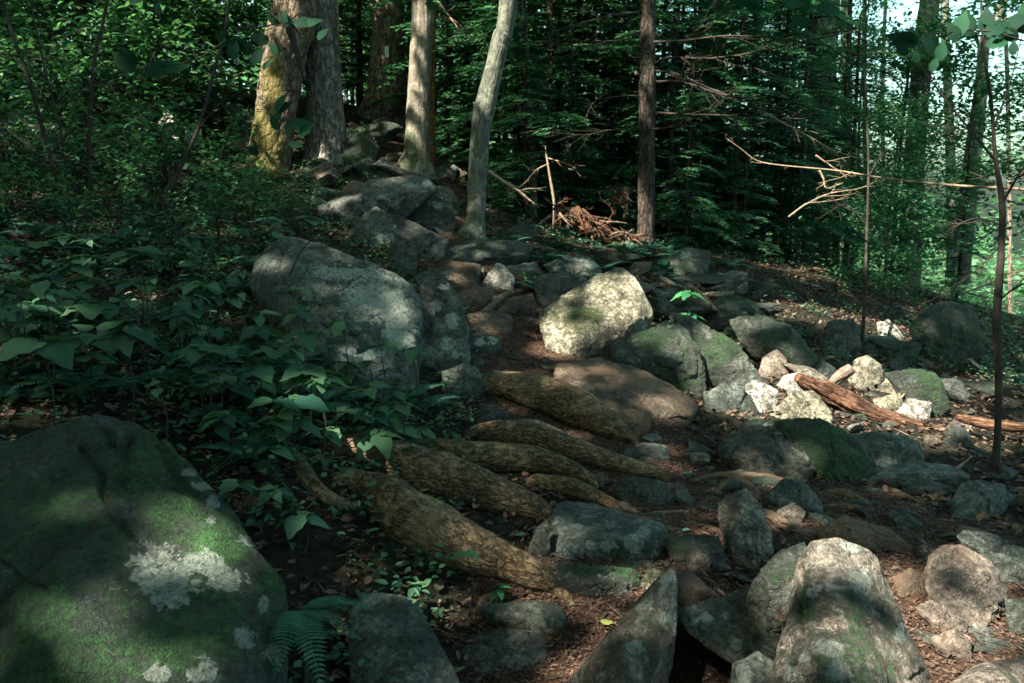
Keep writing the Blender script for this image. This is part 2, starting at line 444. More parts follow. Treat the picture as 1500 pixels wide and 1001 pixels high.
# ------------------------------------------------------------------ ground sheet
N = 520
sx = np.linspace(-1, 1, N)
gx = 2.6 * np.sinh(4.55 * sx)
sy = np.linspace(-0.88, 1, N)
gy = 5.0 + 2.6 * np.sinh(4.55 * sy)
X, Y = np.meshgrid(gx, gy)
Z = H(X, Y)
q = np.stack([X.ravel(), Y.ravel(), np.zeros(X.size)], 1)
Z = Z + (0.010 * fbm(q * 16, 2, 31) + 0.006 * fbm(q * 40, 1, 33)).reshape(X.shape)
V = np.stack([X.ravel(), Y.ravel(), Z.ravel()], 1)
idx = np.arange(N * N).reshape(N, N)
F = np.stack([idx[:-1, :-1].ravel(), idx[:-1, 1:].ravel(), idx[1:, 1:].ravel(), idx[1:, :-1].ravel()], 1)
me = np_mesh("ground", V, F, M['soil'])
at_ = me.attributes.new("trail", 'FLOAT', 'POINT'); at_.data.foreach_set("value", trail_mask(V[:, 0], V[:, 1]).astype(np.float32))
ground = meta(link("ground", me), kind="structure")
# ------------------------------------------------------------------ rocks
_ico = {}
def ico(sub):
    if sub not in _ico:
        bm = bmesh.new(); bmesh.ops.create_icosphere(bm, subdivisions=sub, radius=1)
        v = np.array([q.co[:] for q in bm.verts]); f = np.array([[a.index for a in g.verts] for g in bm.faces])
        bm.free(); v /= np.linalg.norm(v, axis=1)[:, None]
        _ico[sub] = (v, f)
    return _ico[sub]

def hull_rock(P3, sub, rough, p, seed, crackamt=1.0):
    P3 = np.asarray(P3)
    bm = bmesh.new()
    for q in P3: bm.verts.new(q)
    bmesh.ops.convex_hull(bm, input=bm.verts)
    hv = np.array([q.co[:] for q in bm.verts if q.link_faces])
    bm.free()
    c = (hv.min(0) + hv.max(0)) / 2 * 0.5 + hv.mean(0) * 0.5
    cov = np.cov((hv - c).T); w, E = np.linalg.eigh(cov)
    sc = np.sqrt(np.maximum(w, w.max() * 0.02))
    L = (hv - c) @ E / sc
    bm = bmesh.new()
    for q in L: bm.verts.new(q)
    bmesh.ops.convex_hull(bm, input=bm.verts)
    bm.normal_update()
    pl = []
    for f in bm.faces:
        n = np.array(f.normal[:])
        if np.linalg.norm(n) < 0.5: continue
        d = float(n @ np.array(f.verts[0].co[:]))
        if d < 0: n, d = -n, -d
        if any(n @ n2 > 0.992 and abs(d - d2) < 0.05 for n2, d2 in pl): continue
        pl.append((n, max(d, 0.05)))
    bm.free()
    cg = np.random.default_rng(seed + 5)          # broken-off corners: extra flat fracture faces
    for _ in range(22 if sub >= 6 else 12):
        n = cg.normal(0, 1, 3); n /= np.linalg.norm(n)
        pl.append((n, float((L @ n).max()) * cg.uniform(.90, .985)))
    Nn = np.array([a[0] for a in pl]); Dd = np.array([a[1] for a in pl])
    dirs, faces = ico(sub)
    k = np.maximum(dirs @ Nn.T, 0) / Dd
    r = 1.0 / (k ** p).sum(1) ** (1.0 / p) * 1.03
    v = (dirs * r[:, None] * sc) @ E.T + c
    s = float(np.median(np.ptp(hv, axis=0)))
    rd = v - c; rd /= np.linalg.norm(rd, axis=1)[:, None] + 1e-9
    disp = rough * s * (0.6 * fbm(v * (2.2 / s), 3, seed) + 0.5 * fbm(v * (8 / s), 3, seed + 7) + 0.22 * fbm(v * (24 / s), 2, seed + 11))
    # bedding steps and cracks
    ax = np.array([0.25, 0.15, 0.95]); hgt = (v @ ax) / s * 5 + 0.9 * fbm(v * (3 / s), 2, seed + 3)
    disp += rough * s * 0.20 * (np.abs((hgt % 1.0) - 0.5) * 2 - 0.5)
    cr = np.abs(fbm(v * (1.8 / s), 3, seed + 21))
    if sub >= 6: disp += 0.0035 * fbm(v * 28, 3, seed + 31) + 0.0016 * fbm(v * 85, 2, seed + 37)
    disp -= crackamt * rough * s * 0.55 * np.clip(1 - cr / 0.035, 0, 1)
    v = v + rd * disp[:, None]
    return v, faces, c, rd

rock_no = 0
def rock(label, outline, mat='grey', name='rock', d0=None, T=None, k=0.5, ridge=(), sub=5, rough=0.06, lichen=(), moss=(),
         p=60, group=None, back=True, crack=1.0, lift=0.0, cat='rock', cracks=()):
    global rock_no
    rock_no += 1
    seed = rock_no * 13
    r = random.Random(seed)
    o = np.array([(a[0], a[1]) for a in outline], float)
    offs = [a[2] if len(a) > 2 else None for a in outline]
    vmax, vmin, umin, umax = o[:, 1].max(), o[:, 1].min(), o[:, 0].min(), o[:, 0].max()
    h = max(vmax - vmin, 1)
    low = o[o[:, 1] > vmax - 0.25 * h]
    if d0 is None: d0 = gd(low[:, 0].mean(), vmax - 2)
    if d0 > 90: d0 = 20
    W = (umax - umin) * d0 / FPX; Hh = h * d0 / FPX
    if T is None: T = max(0.6 * W, 0.5 * Hh)
    pts = []; cx, cy = o.mean(0)
    def dep_at(u, v):
        tt = (vmax - v) / h
        dp = d0 + k * T * tt
        if v < 1000:
            D = gd(u, v)
            dp = min(dp, D - 0.03 * max(tt, 0))
        return max(dp, d0 - 0.5 * T)
    for (u, v), of in zip(o, offs):
        dp = dep_at(u, v) if of is None else d0 + of * T
        pts.append(P(u, v, dp))
        if back: pts.append(P(cx + (u - cx) * 0.82, cy + (v - cy) * 0.82 + 0.06 * h, dp + 0.6 * T))
        if v > vmax - 0.5 * h and lift == 0:
            q = P(cx + (u - cx) * 0.92, v, dp + 0.05 * T); q[2] -= 0.16 * Hh + 0.04; pts.append(q)
    if ridge:
        for u, v, of in ridge: pts.append(P(u, v, dep_at(u, v) + of * T))
    else:
        tl = r.uniform(0.42, 0.68)
        for fx in (0.2, 0.5, 0.8):
            u = umin + (umax - umin) * (fx + r.uniform(-0.06, 0.06)); v = vmax - h * (tl + r.uniform(-0.12, 0.12))
            # stay inside the outline
            u = cx + (u - cx) * 0.8
            pts.append(P(u, v, dep_at(u, v) - 0.22 * T * r.uniform(0.6, 1.3)))
    v, f, c, rd = hull_rock(pts, sub, rough, p, seed, crack)
    for line, wpx, dep in cracks:
        pu, pv, pd = project(v)
        q = np.stack([pu, pv], 1) + np.stack([fbm(v * 9, 3, seed + 60), fbm(v * 9, 3, seed + 66)], 1) * 14
        dd = seg_dist(q, [np.array(a_, float) for a_ in line])
        fr = (rd * (v - CAM)).sum(1) < 0.1
        v = v - rd * (np.where(fr, np.clip(1 - dd / wpx, 0, 1) ** .7, 0) * dep)[:, None]
    base = np.array([c[0], c[1], v[:, 2].min()])
    me = np_mesh(name, v - base, f, M[mat])
    for nm, lst in (("lichen", lichen), ("moss", moss)):
        val = np.zeros(len(v), np.float32)
        if lst:
            pu, pv, pd = project(v)
            view = v - CAM
            front = (rd * view).sum(1) < 0.12
            for e in lst:
                rx, ry = (e[2], e[2]) if len(e) == 3 else (e[2], e[3])
                dd = np.sqrt(((pu - e[0]) / rx) ** 2 + ((pv - e[1]) / ry) ** 2)
                val = np.maximum(val, np.where(front, np.clip(1.5 - dd, 0, 1), 0))
        at = me.attributes.new(nm, 'FLOAT', 'POINT'); at.data.foreach_set("value", val.astype(np.float32))
    ob = link(name, me, base)
    meta(ob, label, cat, group)
    return ob

rock("huge moss covered boulder filling the lower left corner, with crusty pale lichen",
     [(-90, 700), (-20, 655), (95, 622), (150, 612), (205, 624), (255, 655), (300, 700), (345, 760), (385, 815), (412, 865), (418, 940), (400, 1040), (330, 1110), (-90, 1120)],
     'big', name='boulder', cat='boulder', d0=1.95, T=1.1, k=0.75, sub=8, rough=0.032, p=70,
     ridge=[(330, 950, -0.17), (60, 950, -0.24), (392, 900, -0.02), (345, 1050, -0.15), (285, 730, -0.07), (60, 730, -0.05), (150, 640, -.01)],
     cracks=[([(140, 612), (165, 650), (225, 640), (262, 690), (300, 730)], 8, .022), ([(100, 640), (150, 690), (170, 760), (215, 800), (235, 830)], 7, .018), ([(-20, 800), (30, 850), (60, 870)], 7, .016), ([(165, 650), (120, 660), (95, 690)], 6, .014)],
     lichen=[(292, 826, 40, 22), (238, 845, 60, 45), (232, 985, 26, 18), (303, 985, 28, 26), (310, 763, 10), (312, 738, 12), (277, 692, 14, 7), (300, 712, 20, 7), (370, 792, 22, 10), (390, 812, 12, 8), (330, 850, 30, 20), (360, 935, 18), (387, 885, 8, 14), (400, 960, 14)],
     moss=[(240, 680, 60), (90, 960, 110, 60), (260, 930, 90, 50), (330, 800, 40), (60, 740, 60, 40), (400, 900, 20, 80)])
rock("long grey slab boulder with pale lichen and a dark undercut end, left of the trail",
     [(385, 368), (410, 350), (450, 347), (500, 365), (540, 383), (590, 405), (622, 430), (618, 470), (612, 520), (606, 600), (520, 570), (440, 510), (390, 460), (365, 410)],
     'slab', name='boulder', cat='boulder', d0=4.75, T=0.9, k=0.6, sub=7, rough=0.03, p=70,
     cracks=[([(525, 385), (560, 420), (580, 470), (610, 500)], 4, .02), ([(400, 420), (470, 450), (540, 500)], 4, .02)],
     ridge=[(600, 548, -0.22), (440, 468, -0.25), (390, 430, -0.2), (605, 500, -0.2), (520, 505, -0.26), (608, 440, -0.02), (500, 395, -0.02)],
     lichen=[(425, 375, 8, 4), (594, 453, 9, 4), (550, 400, 28, 10), (500, 400, 50, 12), (545, 440, 50, 35), (585, 480, 26, 36), (520, 520, 40, 12), (460, 360, 40, 8), (590, 412, 20, 8)])
rock("upright pitted rock with pale blotches, right beside the long slab boulder",
     [(614, 405), (645, 398), (668, 430), (683, 462), (682, 505), (690, 530), (660, 545), (616, 535), (610, 460)], 'grey', lichen=[(650, 415, 12), (640, 450, 10), (660, 470, 12), (655, 505, 14, 10), (668, 520, 8)], moss=[(635, 500, 20, 30)])
rock("small rounded grey stone beside the top of the highest root", [(648, 545), (680, 533), (702, 540), (706, 560), (690, 578), (650, 584)], 'green')
rock("flat dark stone with two round white lichen spots", [(674, 492), (700, 487), (730, 494), (736, 512), (705, 519), (678, 513)], 'dark', lichen=[(703, 501, 8), (722, 500, 8)])
rock("reddish step stone in the narrow part of the trail", [(682, 462), (720, 453), (752, 465), (748, 487), (705, 488)], 'brown')
rock("flat brown trail stone under the curved thin root", [(722, 462), (745, 436), (780, 430), (786, 450), (755, 464)], 'brown')
rock("pale wedge stone standing in the middle of the trail", [(705, 416), (728, 384), (738, 388), (754, 406), (748, 420), (715, 423)], 'pale', p=60)
rock("small rounded stone just left of the pale wedge stone", [(680, 402), (690, 387), (705, 390), (709, 403), (690, 410)], 'grey')
rock("low flat trail stone above the pitted rock", [(640, 400), (660, 381), (705, 388), (700, 412), (660, 415)], 'brown')
rock("worn reddish slab left of the reddish step stone", [(662, 432), (690, 414), (725, 428), (705, 447), (682, 449)], 'brown')
rock("small dark stone between slab boulder and pitted rock", [(606, 404), (625, 397), (648, 403), (640, 425), (615, 425)], 'green')
rock("pointed grey rock with lichen spots above the slab boulder", [(506, 347), (528, 318), (552, 304), (575, 318), (602, 352), (598, 364), (560, 362), (530, 360)], 'grey', p=70, lichen=[(556, 349, 8), (570, 350, 9), (580, 333, 5)])
rock("round dark rock with a pale cap below the pointed rock", [(570, 362), (585, 350), (602, 350), (613, 372), (608, 402), (585, 402), (566, 388)], 'dark', lichen=[(593, 354, 9, 4)])
rock("long dark rock sloping down behind the pointed rock", [(566, 312), (600, 322), (640, 342), (656, 352), (650, 380), (612, 378), (585, 342)], 'dark')
rock("broad sloping slab at the head of the rock steps below the trees", [(466, 302), (530, 270), (592, 255), (622, 258), (642, 278), (600, 299), (555, 306), (500, 326), (472, 320)], 'grey', p=60, lichen=[(600, 272, 12, 5), (560, 290, 10, 5), (545, 298, 8, 8), (622, 270, 10, 6)])
rock("dark blocky rock under the broad sloping slab", [(596, 294), (640, 283), (666, 312), (668, 340), (622, 335), (590, 312)], 'dark', lichen=[(640, 300, 10, 6), (625, 292, 8, 5)])
rock("small block leaning on the right end of the broad slab", [(640, 272), (660, 276), (674, 300), (668, 318), (645, 296)], 'green')
rock("long dark flat slab across the trail left of the leaning tree", [(632, 378), (688, 353), (732, 350), (782, 357), (776, 373), (740, 382), (662, 388)], 'dark', p=60)
rock("thin flat stone under the long dark slab", [(722, 392), (785, 384), (792, 397), (752, 404)], 'grey')
rock("tilted boulder of yellow green stone with a shadow-black underside, centre of the picture",
     [(788, 456), (812, 438), (862, 424), (884, 398), (910, 392), (930, 405), (952, 445), (958, 462), (905, 503), (872, 522), (830, 520), (802, 512), (796, 482)],
     'palemoss', name='boulder', cat='boulder', T=0.6, k=0.5, sub=6, rough=0.03, p=70,
     ridge=[(868, 434, -0.1), (850, 500, -0.35), (940, 462, -0.2), (800, 500, -0.1), (893, 402, -0.02), (890, 480, -0.3)], moss=[(845, 470, 28, 30)])
rock("dark block with a flat top behind the tilted boulder", [(781, 406), (800, 400), (850, 403), (868, 415), (846, 428), (820, 446), (792, 452), (783, 430)], 'dark', p=28, lichen=[(830, 404, 14, 3)])
rock("rock with a pale crest behind the dark flat-topped block", [(797, 388), (830, 375), (862, 377), (882, 396), (876, 408), (850, 410), (810, 404)], 'grey', lichen=[(845, 378, 26, 5), (868, 388, 12, 6)])
rock("dark green mossy boulder with a pale spot on its peak", [(892, 514), (935, 488), (975, 470), (1000, 474), (1022, 510), (1036, 560), (1030, 582), (960, 570), (910, 535)],
     'mossy', name='boulder', cat='boulder', sub=6, p=60, T=0.55, lichen=[(980, 474, 9, 6)], ridge=[(975, 520, -0.25), (1020, 560, -0.1), (910, 528, -0.15)])
rock("long mossy ridge of rock running down to the sunlit stones", [(978, 458), (1010, 463), (1062, 494), (1102, 545), (1128, 572), (1090, 578), (1036, 568), (1012, 505)], 'green', sub=6, T=0.5, p=60, moss=[(1060, 510, 50, 20)])
rock("flat topped brown boulder with reddish worn face above the uppermost root",
     [(808, 548), (816, 532), (868, 526), (922, 535), (982, 560), (1023, 593), (1010, 608), (960, 616), (900, 608), (870, 618), (820, 590)],
     'brown', name='boulder', cat='boulder', T=0.6, k=0.8, sub=6, rough=0.03, p=60, ridge=[(830, 552, -0.12), (900, 558, -0.16), (985, 582, -0.12), (860, 600, -0.08)])
rock("small brown block under the flat topped brown boulder", [(888, 604), (918, 598), (952, 603), (952, 622), (930, 640), (896, 630)], 'brown')
rock("dark wedge boulder with a white lichen spot, on the right side of the trail",
     [(1053, 655), (1098, 612), (1130, 614), (1180, 645), (1197, 676), (1192, 702), (1160, 703), (1100, 684), (1062, 668)], 'dark', name='boulder', cat='boulder',
     sub=6, p=70, lichen=[(1184, 668, 6), (1122, 622, 10, 3), (1145, 634, 14, 4)], T=0.5, ridge=[(1110, 660, -0.2), (1180, 690, -0.15), (1112, 618, -0.02)])
rock("rounded bright green mossy boulder right of the dark wedge boulder", [(1130, 614), (1200, 612), (1252, 638), (1284, 682), (1272, 706), (1222, 708), (1190, 680)], 'mossy', name='boulder', cat='boulder', sub=6, moss=[(1240, 665, 50)])
rock("smooth grey rock between the mossy boulder and the rotten log's foot", [(1238, 640), (1290, 632), (1342, 645), (1356, 668), (1350, 690), (1282, 692)], 'slab')
rock("low flat grey slab in front of the smooth grey rock", [(1268, 682), (1340, 677), (1402, 684), (1424, 702), (1335, 716), (1272, 708)], 'slab')
rock("small dark humped stone below the low flat slab", [(1318, 708), (1350, 700), (1396, 714), (1382, 730), (1330, 725)], 'dark')
rock("flat grey polygon shaped stone at the right edge of the trail", [(1388, 748), (1410, 708), (1470, 710), (1481, 730), (1456, 758), (1396, 764)], 'slab', p=70, T=0.3)
rock("rounded upright tan stone above the sunlit stones", [(1111, 545), (1118, 522), (1138, 511), (1152, 526), (1158, 550), (1116, 556)], 'tan')
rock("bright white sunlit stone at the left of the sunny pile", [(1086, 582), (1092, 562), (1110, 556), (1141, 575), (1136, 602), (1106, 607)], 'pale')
rock("big sunlit stone with bright green moss beside the rotten log", [(1128, 606), (1144, 590), (1160, 574), (1190, 571), (1216, 600), (1222, 622), (1152, 616)], 'palemoss', sub=6, p=60)
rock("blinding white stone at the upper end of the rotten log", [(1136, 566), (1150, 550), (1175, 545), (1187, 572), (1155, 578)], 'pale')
rock("small dark green stone between the white and mossy sunlit stones", [(1080, 592), (1098, 578), (1112, 604), (1086, 611)], 'mossy')
rock("shaded flat grey stone left of the sunny pile", [(1030, 575), (1060, 563), (1092, 567), (1082, 602), (1036, 606)], 'slab')
rock("knobbly sunlit boulder with yellow moss at the far end of the sunny pile", [(1243, 548), (1250, 528), (1270, 521), (1292, 535), (1294, 552), (1276, 572), (1250, 566)], 'palemoss')
rock("flat stone with pale top resting below the knobbly sunlit boulder", [(1276, 572), (1290, 556), (1330, 549), (1334, 566), (1310, 580)], 'palemoss', p=70)
rock("greenish half buried stone behind the small leaning stick", [(1278, 584), (1320, 575), (1326, 602), (1290, 606)], 'palemoss')
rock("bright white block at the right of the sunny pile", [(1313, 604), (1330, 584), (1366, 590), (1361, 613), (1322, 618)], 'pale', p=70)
rock("mossy bulging boulder behind the bright white block", [(1296, 546), (1340, 539), (1376, 549), (1392, 590), (1372, 612), (1335, 595), (1312, 570)], 'mossy', name='boulder', cat='boulder')
rock("grey stone between the rounded tan stone and the small log", [(1188, 543), (1205, 527), (1224, 540), (1220, 556), (1196, 556)], 'grey')
rock("long low mossy slab behind the rounded tan stone", [(1068, 468), (1110, 459), (1152, 475), (1178, 502), (1202, 530), (1170, 548), (1120, 522), (1080, 494)], 'mossy', sub=6)
rock("small grey stone at the foot of the rotten log", [(1380, 646), (1394, 622), (1414, 627), (1426, 652), (1396, 660)], 'dark')
rock("tan stone on the sunny ground right of the log's foot", [(1384, 628), (1400, 612), (1424, 620), (1420, 634)], 'tan')
# foreground steps
rock("large flat grey step stone with pale lichen below the roots", [(799, 795), (805, 756), (825, 734), (870, 738), (920, 755), (966, 765), (983, 785), (975, 803), (960, 825), (880, 814), (802, 812)],
     'slab', name='step_stone', cat='stone', sub=6, rough=0.028, p=60, T=0.4, k=0.7, ridge=[(812, 780, -0.15), (900, 775, -0.12), (965, 795, -0.15)], lichen=[(943, 780, 10), (815, 764, 6), (930, 800, 16), (880, 800, 26, 8)], moss=[(910, 805, 50, 12)])
rock("mossy layered slab under the large step stone", [(813, 826), (930, 832), (943, 850), (912, 878), (860, 876), (818, 852)], 'green', sub=6, moss=[(930, 838, 16), (850, 832, 40, 8)])
rock("dark low block joined to the right of the large step stone", [(972, 790), (1000, 783), (1052, 785), (1071, 826), (1032, 832), (988, 818)], 'dark', p=60, moss=[(990, 795, 20)])
rock("long wedge of tan rock pointing up with a round white lichen at its tip",
     [(790, 1050), (868, 955), (940, 872), (970, 838), (986, 833), (991, 855), (990, 920), (976, 975), (950, 1030), (880, 1080)], 'stripe', name='boulder', cat='boulder', d0=2.25, T=0.5, k=0.55, sub=6, rough=0.03, p=60,
     ridge=[(905, 950, -0.2), (980, 870, -0.06), (930, 1010, -0.2)], lichen=[(977, 846, 12, 8), (930, 950, 18), (975, 905, 10), (940, 890, 12, 6)])
rock("broad flat rock with a cleft between the two pointed foreground rocks",
     [(988, 898), (1040, 878), (1100, 858), (1152, 848), (1165, 930), (1130, 1000), (1060, 965), (1012, 930)], 'green', name='boulder', cat='boulder', d0=2.35, T=0.45, k=0.7, sub=6, rough=0.03,
     ridge=[(1060, 930, -0.1), (1120, 960, -0.1)], lichen=[(1035, 908, 10), (1078, 945, 9), (1020, 910, 6), (1065, 900, 10)], lift=1)
rock("tall pointed boulder with white lichen and streaks of moss at bottom right",
     [(1115, 1040), (1150, 905), (1162, 832), (1190, 785), (1212, 777), (1250, 790), (1282, 820), (1302, 870), (1332, 930), (1372, 1015), (1300, 1080), (1150, 1080)],
     'stripe', name='boulder', cat='boulder', d0=2.05, T=0.7, k=0.55, sub=7, rough=0.045, p=50, cracks=[([(1178, 800), (1172, 860), (1180, 920), (1165, 1000)], 6, .02), ([(1210, 900), (1235, 960), (1240, 1010)], 5, .012)],
     ridge=[(1215, 850, -0.15), (1180, 960, -0.18), (1290, 970, -0.2), (1240, 1040, -0.25)],
     lichen=[(1247, 800, 16, 10), (1256, 851, 17, 20), (1218, 950, 26, 18), (1228, 980, 20), (1180, 965, 9), (1190, 870, 8), (1320, 925, 8, 18), (1160, 990, 14)],
     moss=[(1270, 980, 60, 50), (1300, 900, 14, 60), (1255, 890, 14, 60), (1180, 870, 14, 40)])
rock("dark shoulder of rock leaning against the tall pointed boulder", [(1092, 880), (1105, 845), (1135, 812), (1178, 793), (1195, 830), (1168, 900), (1120, 905)], 'green', sub=6, d0=2.45, T=0.35)
rock("low rock slab with lichen between the cleft rock and the tall pointed boulder", [(1070, 1030), (1072, 975), (1110, 955), (1150, 985), (1150, 1040), (1100, 1060)], 'slab', d0=2.1, T=0.3, lichen=[(1090, 990, 12, 20)])
rock("upright angular grey stone gripped by thin roots", [(1050, 748), (1064, 722), (1090, 714), (1116, 738), (1121, 762), (1134, 802), (1098, 834), (1076, 826), (1079, 775)], 'stripe', sub=6, p=70, T=0.3, k=0.7, ridge=[(1095, 752, -0.15), (1100, 800, -0.12)])
rock("grey domed rock beneath the gnarled root cluster", [(1118, 730), (1148, 701), (1172, 700), (1202, 735), (1207, 752), (1150, 758)], 'slab')
rock("small tan rock under the twisted root", [(1138, 748), (1164, 735), (1180, 750), (1174, 770), (1140, 768)], 'tan')
rock("low brown earthy rock behind the tall pointed boulder", [(1196, 775), (1238, 757), (1300, 775), (1338, 802), (1285, 808), (1210, 795)], 'brown', sub=6)
rock("angular pinkish boulder with two dark pits on the right", [(1344, 840), (1380, 797), (1406, 797), (1456, 830), (1478, 866), (1470, 892), (1432, 924), (1408, 902), (1362, 872)],
     'tan', name='boulder', cat='boulder', sub=6, p=70, T=0.32, k=0.75, ridge=[(1410, 880, -0.12), (1460, 880, -0.08), (1385, 850, -0.1)])
rock("long grey rock behind the angular pinkish boulder", [(1402, 785), (1412, 777), (1444, 778), (1510, 808), (1510, 838), (1450, 820), (1408, 800)], 'slab')
rock("grey green slab at the right edge below the long grey rock", [(1438, 812), (1470, 812), (1515, 842), (1520, 862), (1468, 850)], 'green')
rock("small round brown rock left of the angular pinkish boulder", [(1308, 845), (1334, 832), (1356, 848), (1352, 874), (1318, 876)], 'brown')
rock("flat tan stone under the angular pinkish boulder", [(1342, 890), (1364, 879), (1416, 908), (1414, 930), (1378, 922)], 'tan')
rock("half buried pinkish rock on the bare soil at lower right", [(1362, 935), (1400, 921), (1424, 935), (1421, 968), (1400, 975)], 'tan')
rock("pale smooth rock cut by the bottom right corner", [(1385, 1010), (1430, 974), (1515, 960), (1530, 1060), (1400, 1060)], 'tan', d0=2.3, T=0.3)
rock("dark rock at the right edge beside the pinkish boulder", [(1472, 880), (1515, 872), (1520, 940), (1480, 925)], 'green')
rock("grey boulder with a green edge at the bottom, right of the large fern",
     [(513, 882), (530, 871), (590, 872), (618, 895), (627, 920), (646, 960), (680, 1010), (660, 1050), (560, 1060), (512, 1010)], 'slab', name='boulder', cat='boulder', d0=2.35, T=0.5, k=0.7, sub=6, rough=0.03,
     ridge=[(560, 930, -0.05), (610, 1000, -0.15)], moss=[(625, 905, 14, 36), (600, 960, 20)])
rock("angular dark stone with a sharp edge, nearest the bottom centre", [(663, 962), (700, 925), (765, 914), (792, 918), (804, 952), (796, 975), (742, 994), (690, 985)], 'grey', sub=6, p=28, T=0.28, k=0.75, ridge=[(695, 962, -0.1), (755, 962, -0.16), (785, 925, -0.05)])
rock("dark green block just behind the angular bottom stone", [(698, 890), (750, 880), (816, 885), (832, 905), (827, 928), (800, 940), (762, 915), (712, 908)], 'green', p=60)
rock("small dark rock squeezed left of the large step stone", [(768, 818), (786, 775), (802, 760), (806, 800), (792, 824)], 'green')
rock("dark half buried rock between the root ends and the trail", [(898, 718), (925, 697), (970, 705), (987, 725), (965, 744), (920, 733)], 'dark')
rock("flat grey stone at the end of the second highest root", [(908, 662), (940, 650), (976, 652), (982, 670), (920, 678)], 'slab', T=0.2)
rock("small pointed stone on the trail with a pale chip beside it", [(1000, 660), (1025, 649), (1050, 664), (1042, 674), (1006, 672)], 'dark')
rock("dark stone in the hollow beneath the uppermost root", [(694, 604), (720, 590), (746, 605), (741, 626), (700, 624)], 'dark')
rock("long thin dark stone lying between the two upper roots", [(748, 612), (790, 615), (832, 636), (828, 645), (760, 632)], 'dark', T=0.12)
rock("brown slab tilted behind the tip of the long tan wedge", [(984, 842), (1010, 837), (1062, 880), (1000, 892)], 'brown', T=0.25)
rock("tiny mossy stone left of the white lichened tip", [(938, 855), (950, 832), (966, 836), (976, 850), (956, 868)], 'palemoss')
rock("small three cornered stone on the dark soil right of the trail", [(1298, 752), (1320, 744), (1352, 768), (1322, 778)], 'dark')
rock("small stone tucked under the dark block beside the step stone", [(1005, 815), (1025, 805), (1042, 822), (1034, 842), (1012, 838)], 'tan')
# upper trail and slope
rock("large mossy rock at the foot of the two big left trunks", [(498, 212), (530, 195), (556, 215), (548, 240), (505, 242)], 'mossy')
rock("rounded grey rock in the upper trail", [(538, 246), (560, 231), (581, 245), (577, 260), (545, 261)], 'slab')
rock("mossy rock under the blazed tree", [(520, 190), (560, 172), (592, 188), (562, 206), (530, 204)], 'mossy')
rock("pale grey stone right of the twin pale trunks", [(640, 219), (658, 208), (674, 224), (652, 233)], 'pale')
rock("white block beside the pale grey stone in the upper trail", [(666, 224), (688, 229), (690, 237), (668, 235)], 'pale')
rock("low brown rock in the upper trail left of the trunks", [(448, 256), (478, 236), (502, 254), (474, 266)], 'brown')
rock("long pale topped rock right of the twin trunks' foot", [(632, 248), (655, 236), (672, 246), (664, 262), (642, 262)], 'grey')
rock("broad grey rock at the left edge of the slope", [(-20, 175), (10, 163), (62, 171), (112, 202), (60, 222), (-20, 210)], 'grey')
rock("jagged pale rock on the upper left slope", [(226, 196), (240, 160), (256, 170), (290, 203), (262, 212)], 'pale', p=70)
rock("pale slab above the fern patch on the upper left slope", [(328, 156), (345, 148), (378, 176), (372, 204), (342, 192)], 'slab')
rock("lichen spotted block at the foot of the dark straight hemlock", [(978, 378), (1005, 362), (1040, 368), (1036, 398), (994, 404)], 'green', lichen=[(1004, 372, 8)])
rock("pale narrow rock on the shaded slope right of the thin sapling", [(1284, 472), (1302, 468), (1322, 492), (1316, 508), (1288, 494)], 'pale')
rock("small pale stone below the pale narrow rock", [(1296, 515), (1308, 505), (1316, 516), (1306, 526)], 'grey')
rock("dark hump of rock in the shaded right slope", [(1196, 500), (1215, 470), (1250, 468), (1262, 505), (1225, 520)], 'dark')
rock("big dark mossy boulder below the thicket on the right", [(1330, 480), (1370, 440), (1420, 445), (1445, 500), (1400, 530), (1350, 520)], 'mossy')
rock("weathered rock in the green patch above the tilted boulder", [(935, 440), (960, 424), (1000, 430), (1020, 452), (975, 460)], 'green')
rock("low green rock right of the seedling", [(1040, 445), (1070, 430), (1110, 445), (1120, 470), (1075, 475)], 'mossy')
rock("mossy stone by the foot of the leaning tree", [(740, 340), (765, 325), (790, 338), (780, 352), (750, 352)], 'mossy')

# the jumble of smaller rocks that fills the upper trail and the right slope
PR = []
for s_ in range(9):
    r = random.Random(s_ + 200)
    pts = [(r.uniform(-1, 1) , r.uniform(-.75, .75), r.uniform(-.6, .55)) for _ in range(11)]
    v_, f_, c_, rd_ = hull_rock(pts, 5, .05, 60, s_ + 90)
    mname = ['grey', 'green', 'slab', 'mossy', 'dark', 'brown', 'stripe', 'mossy', 'green'][s_]
    PR.append((np_mesh("rock", v_, f_, M[mname]), ['grey', 'half mossy', 'smooth grey', 'mossy', 'dark', 'brown', 'tan grey', 'green mossy', 'greenish'][s_]))
def jumble(n, ulo, uhi, vlo, vhi, slo, shi, place, group, skew=0.0):
    c = 0; tries = 0
    while c < n and tries < n * 30:
        tries += 1
        u = random.uniform(ulo, uhi); v = random.uniform(vlo, vhi) + skew * (u - ulo)
        q, d = G(u, v)
        if d > 22: continue
        me_, colr = PR[random.randrange(9)]
        s = random.uniform(slo, shi) * 1.35; o = link("rock", me_, q + [0, 0, .18 * s])
        o.scale = (s, s * random.uniform(.7, 1), s * random.uniform(.5, .85)); o.rotation_euler = (random.uniform(-.35, .35), random.uniform(-.35, .35), random.uniform(0, 6.28))
        meta(o, "%s %s rock %s" % ("small" if s < (slo + shi) * .675 else "larger", colr, place), "rock", group); c += 1
jumble(38, 470, 720, 228, 320, .10, .26, "in the rocky head of the trail", "rocks at the head of the trail")
jumble(24, 600, 790, 330, 440, .06, .15, "among the trail's middle steps", "rocks among the middle trail steps")
jumble(44, 900, 1130, 380, 450, .12, .28, "on the mossy bank right of the tilted boulder", "rocks on the mossy bank", .25)
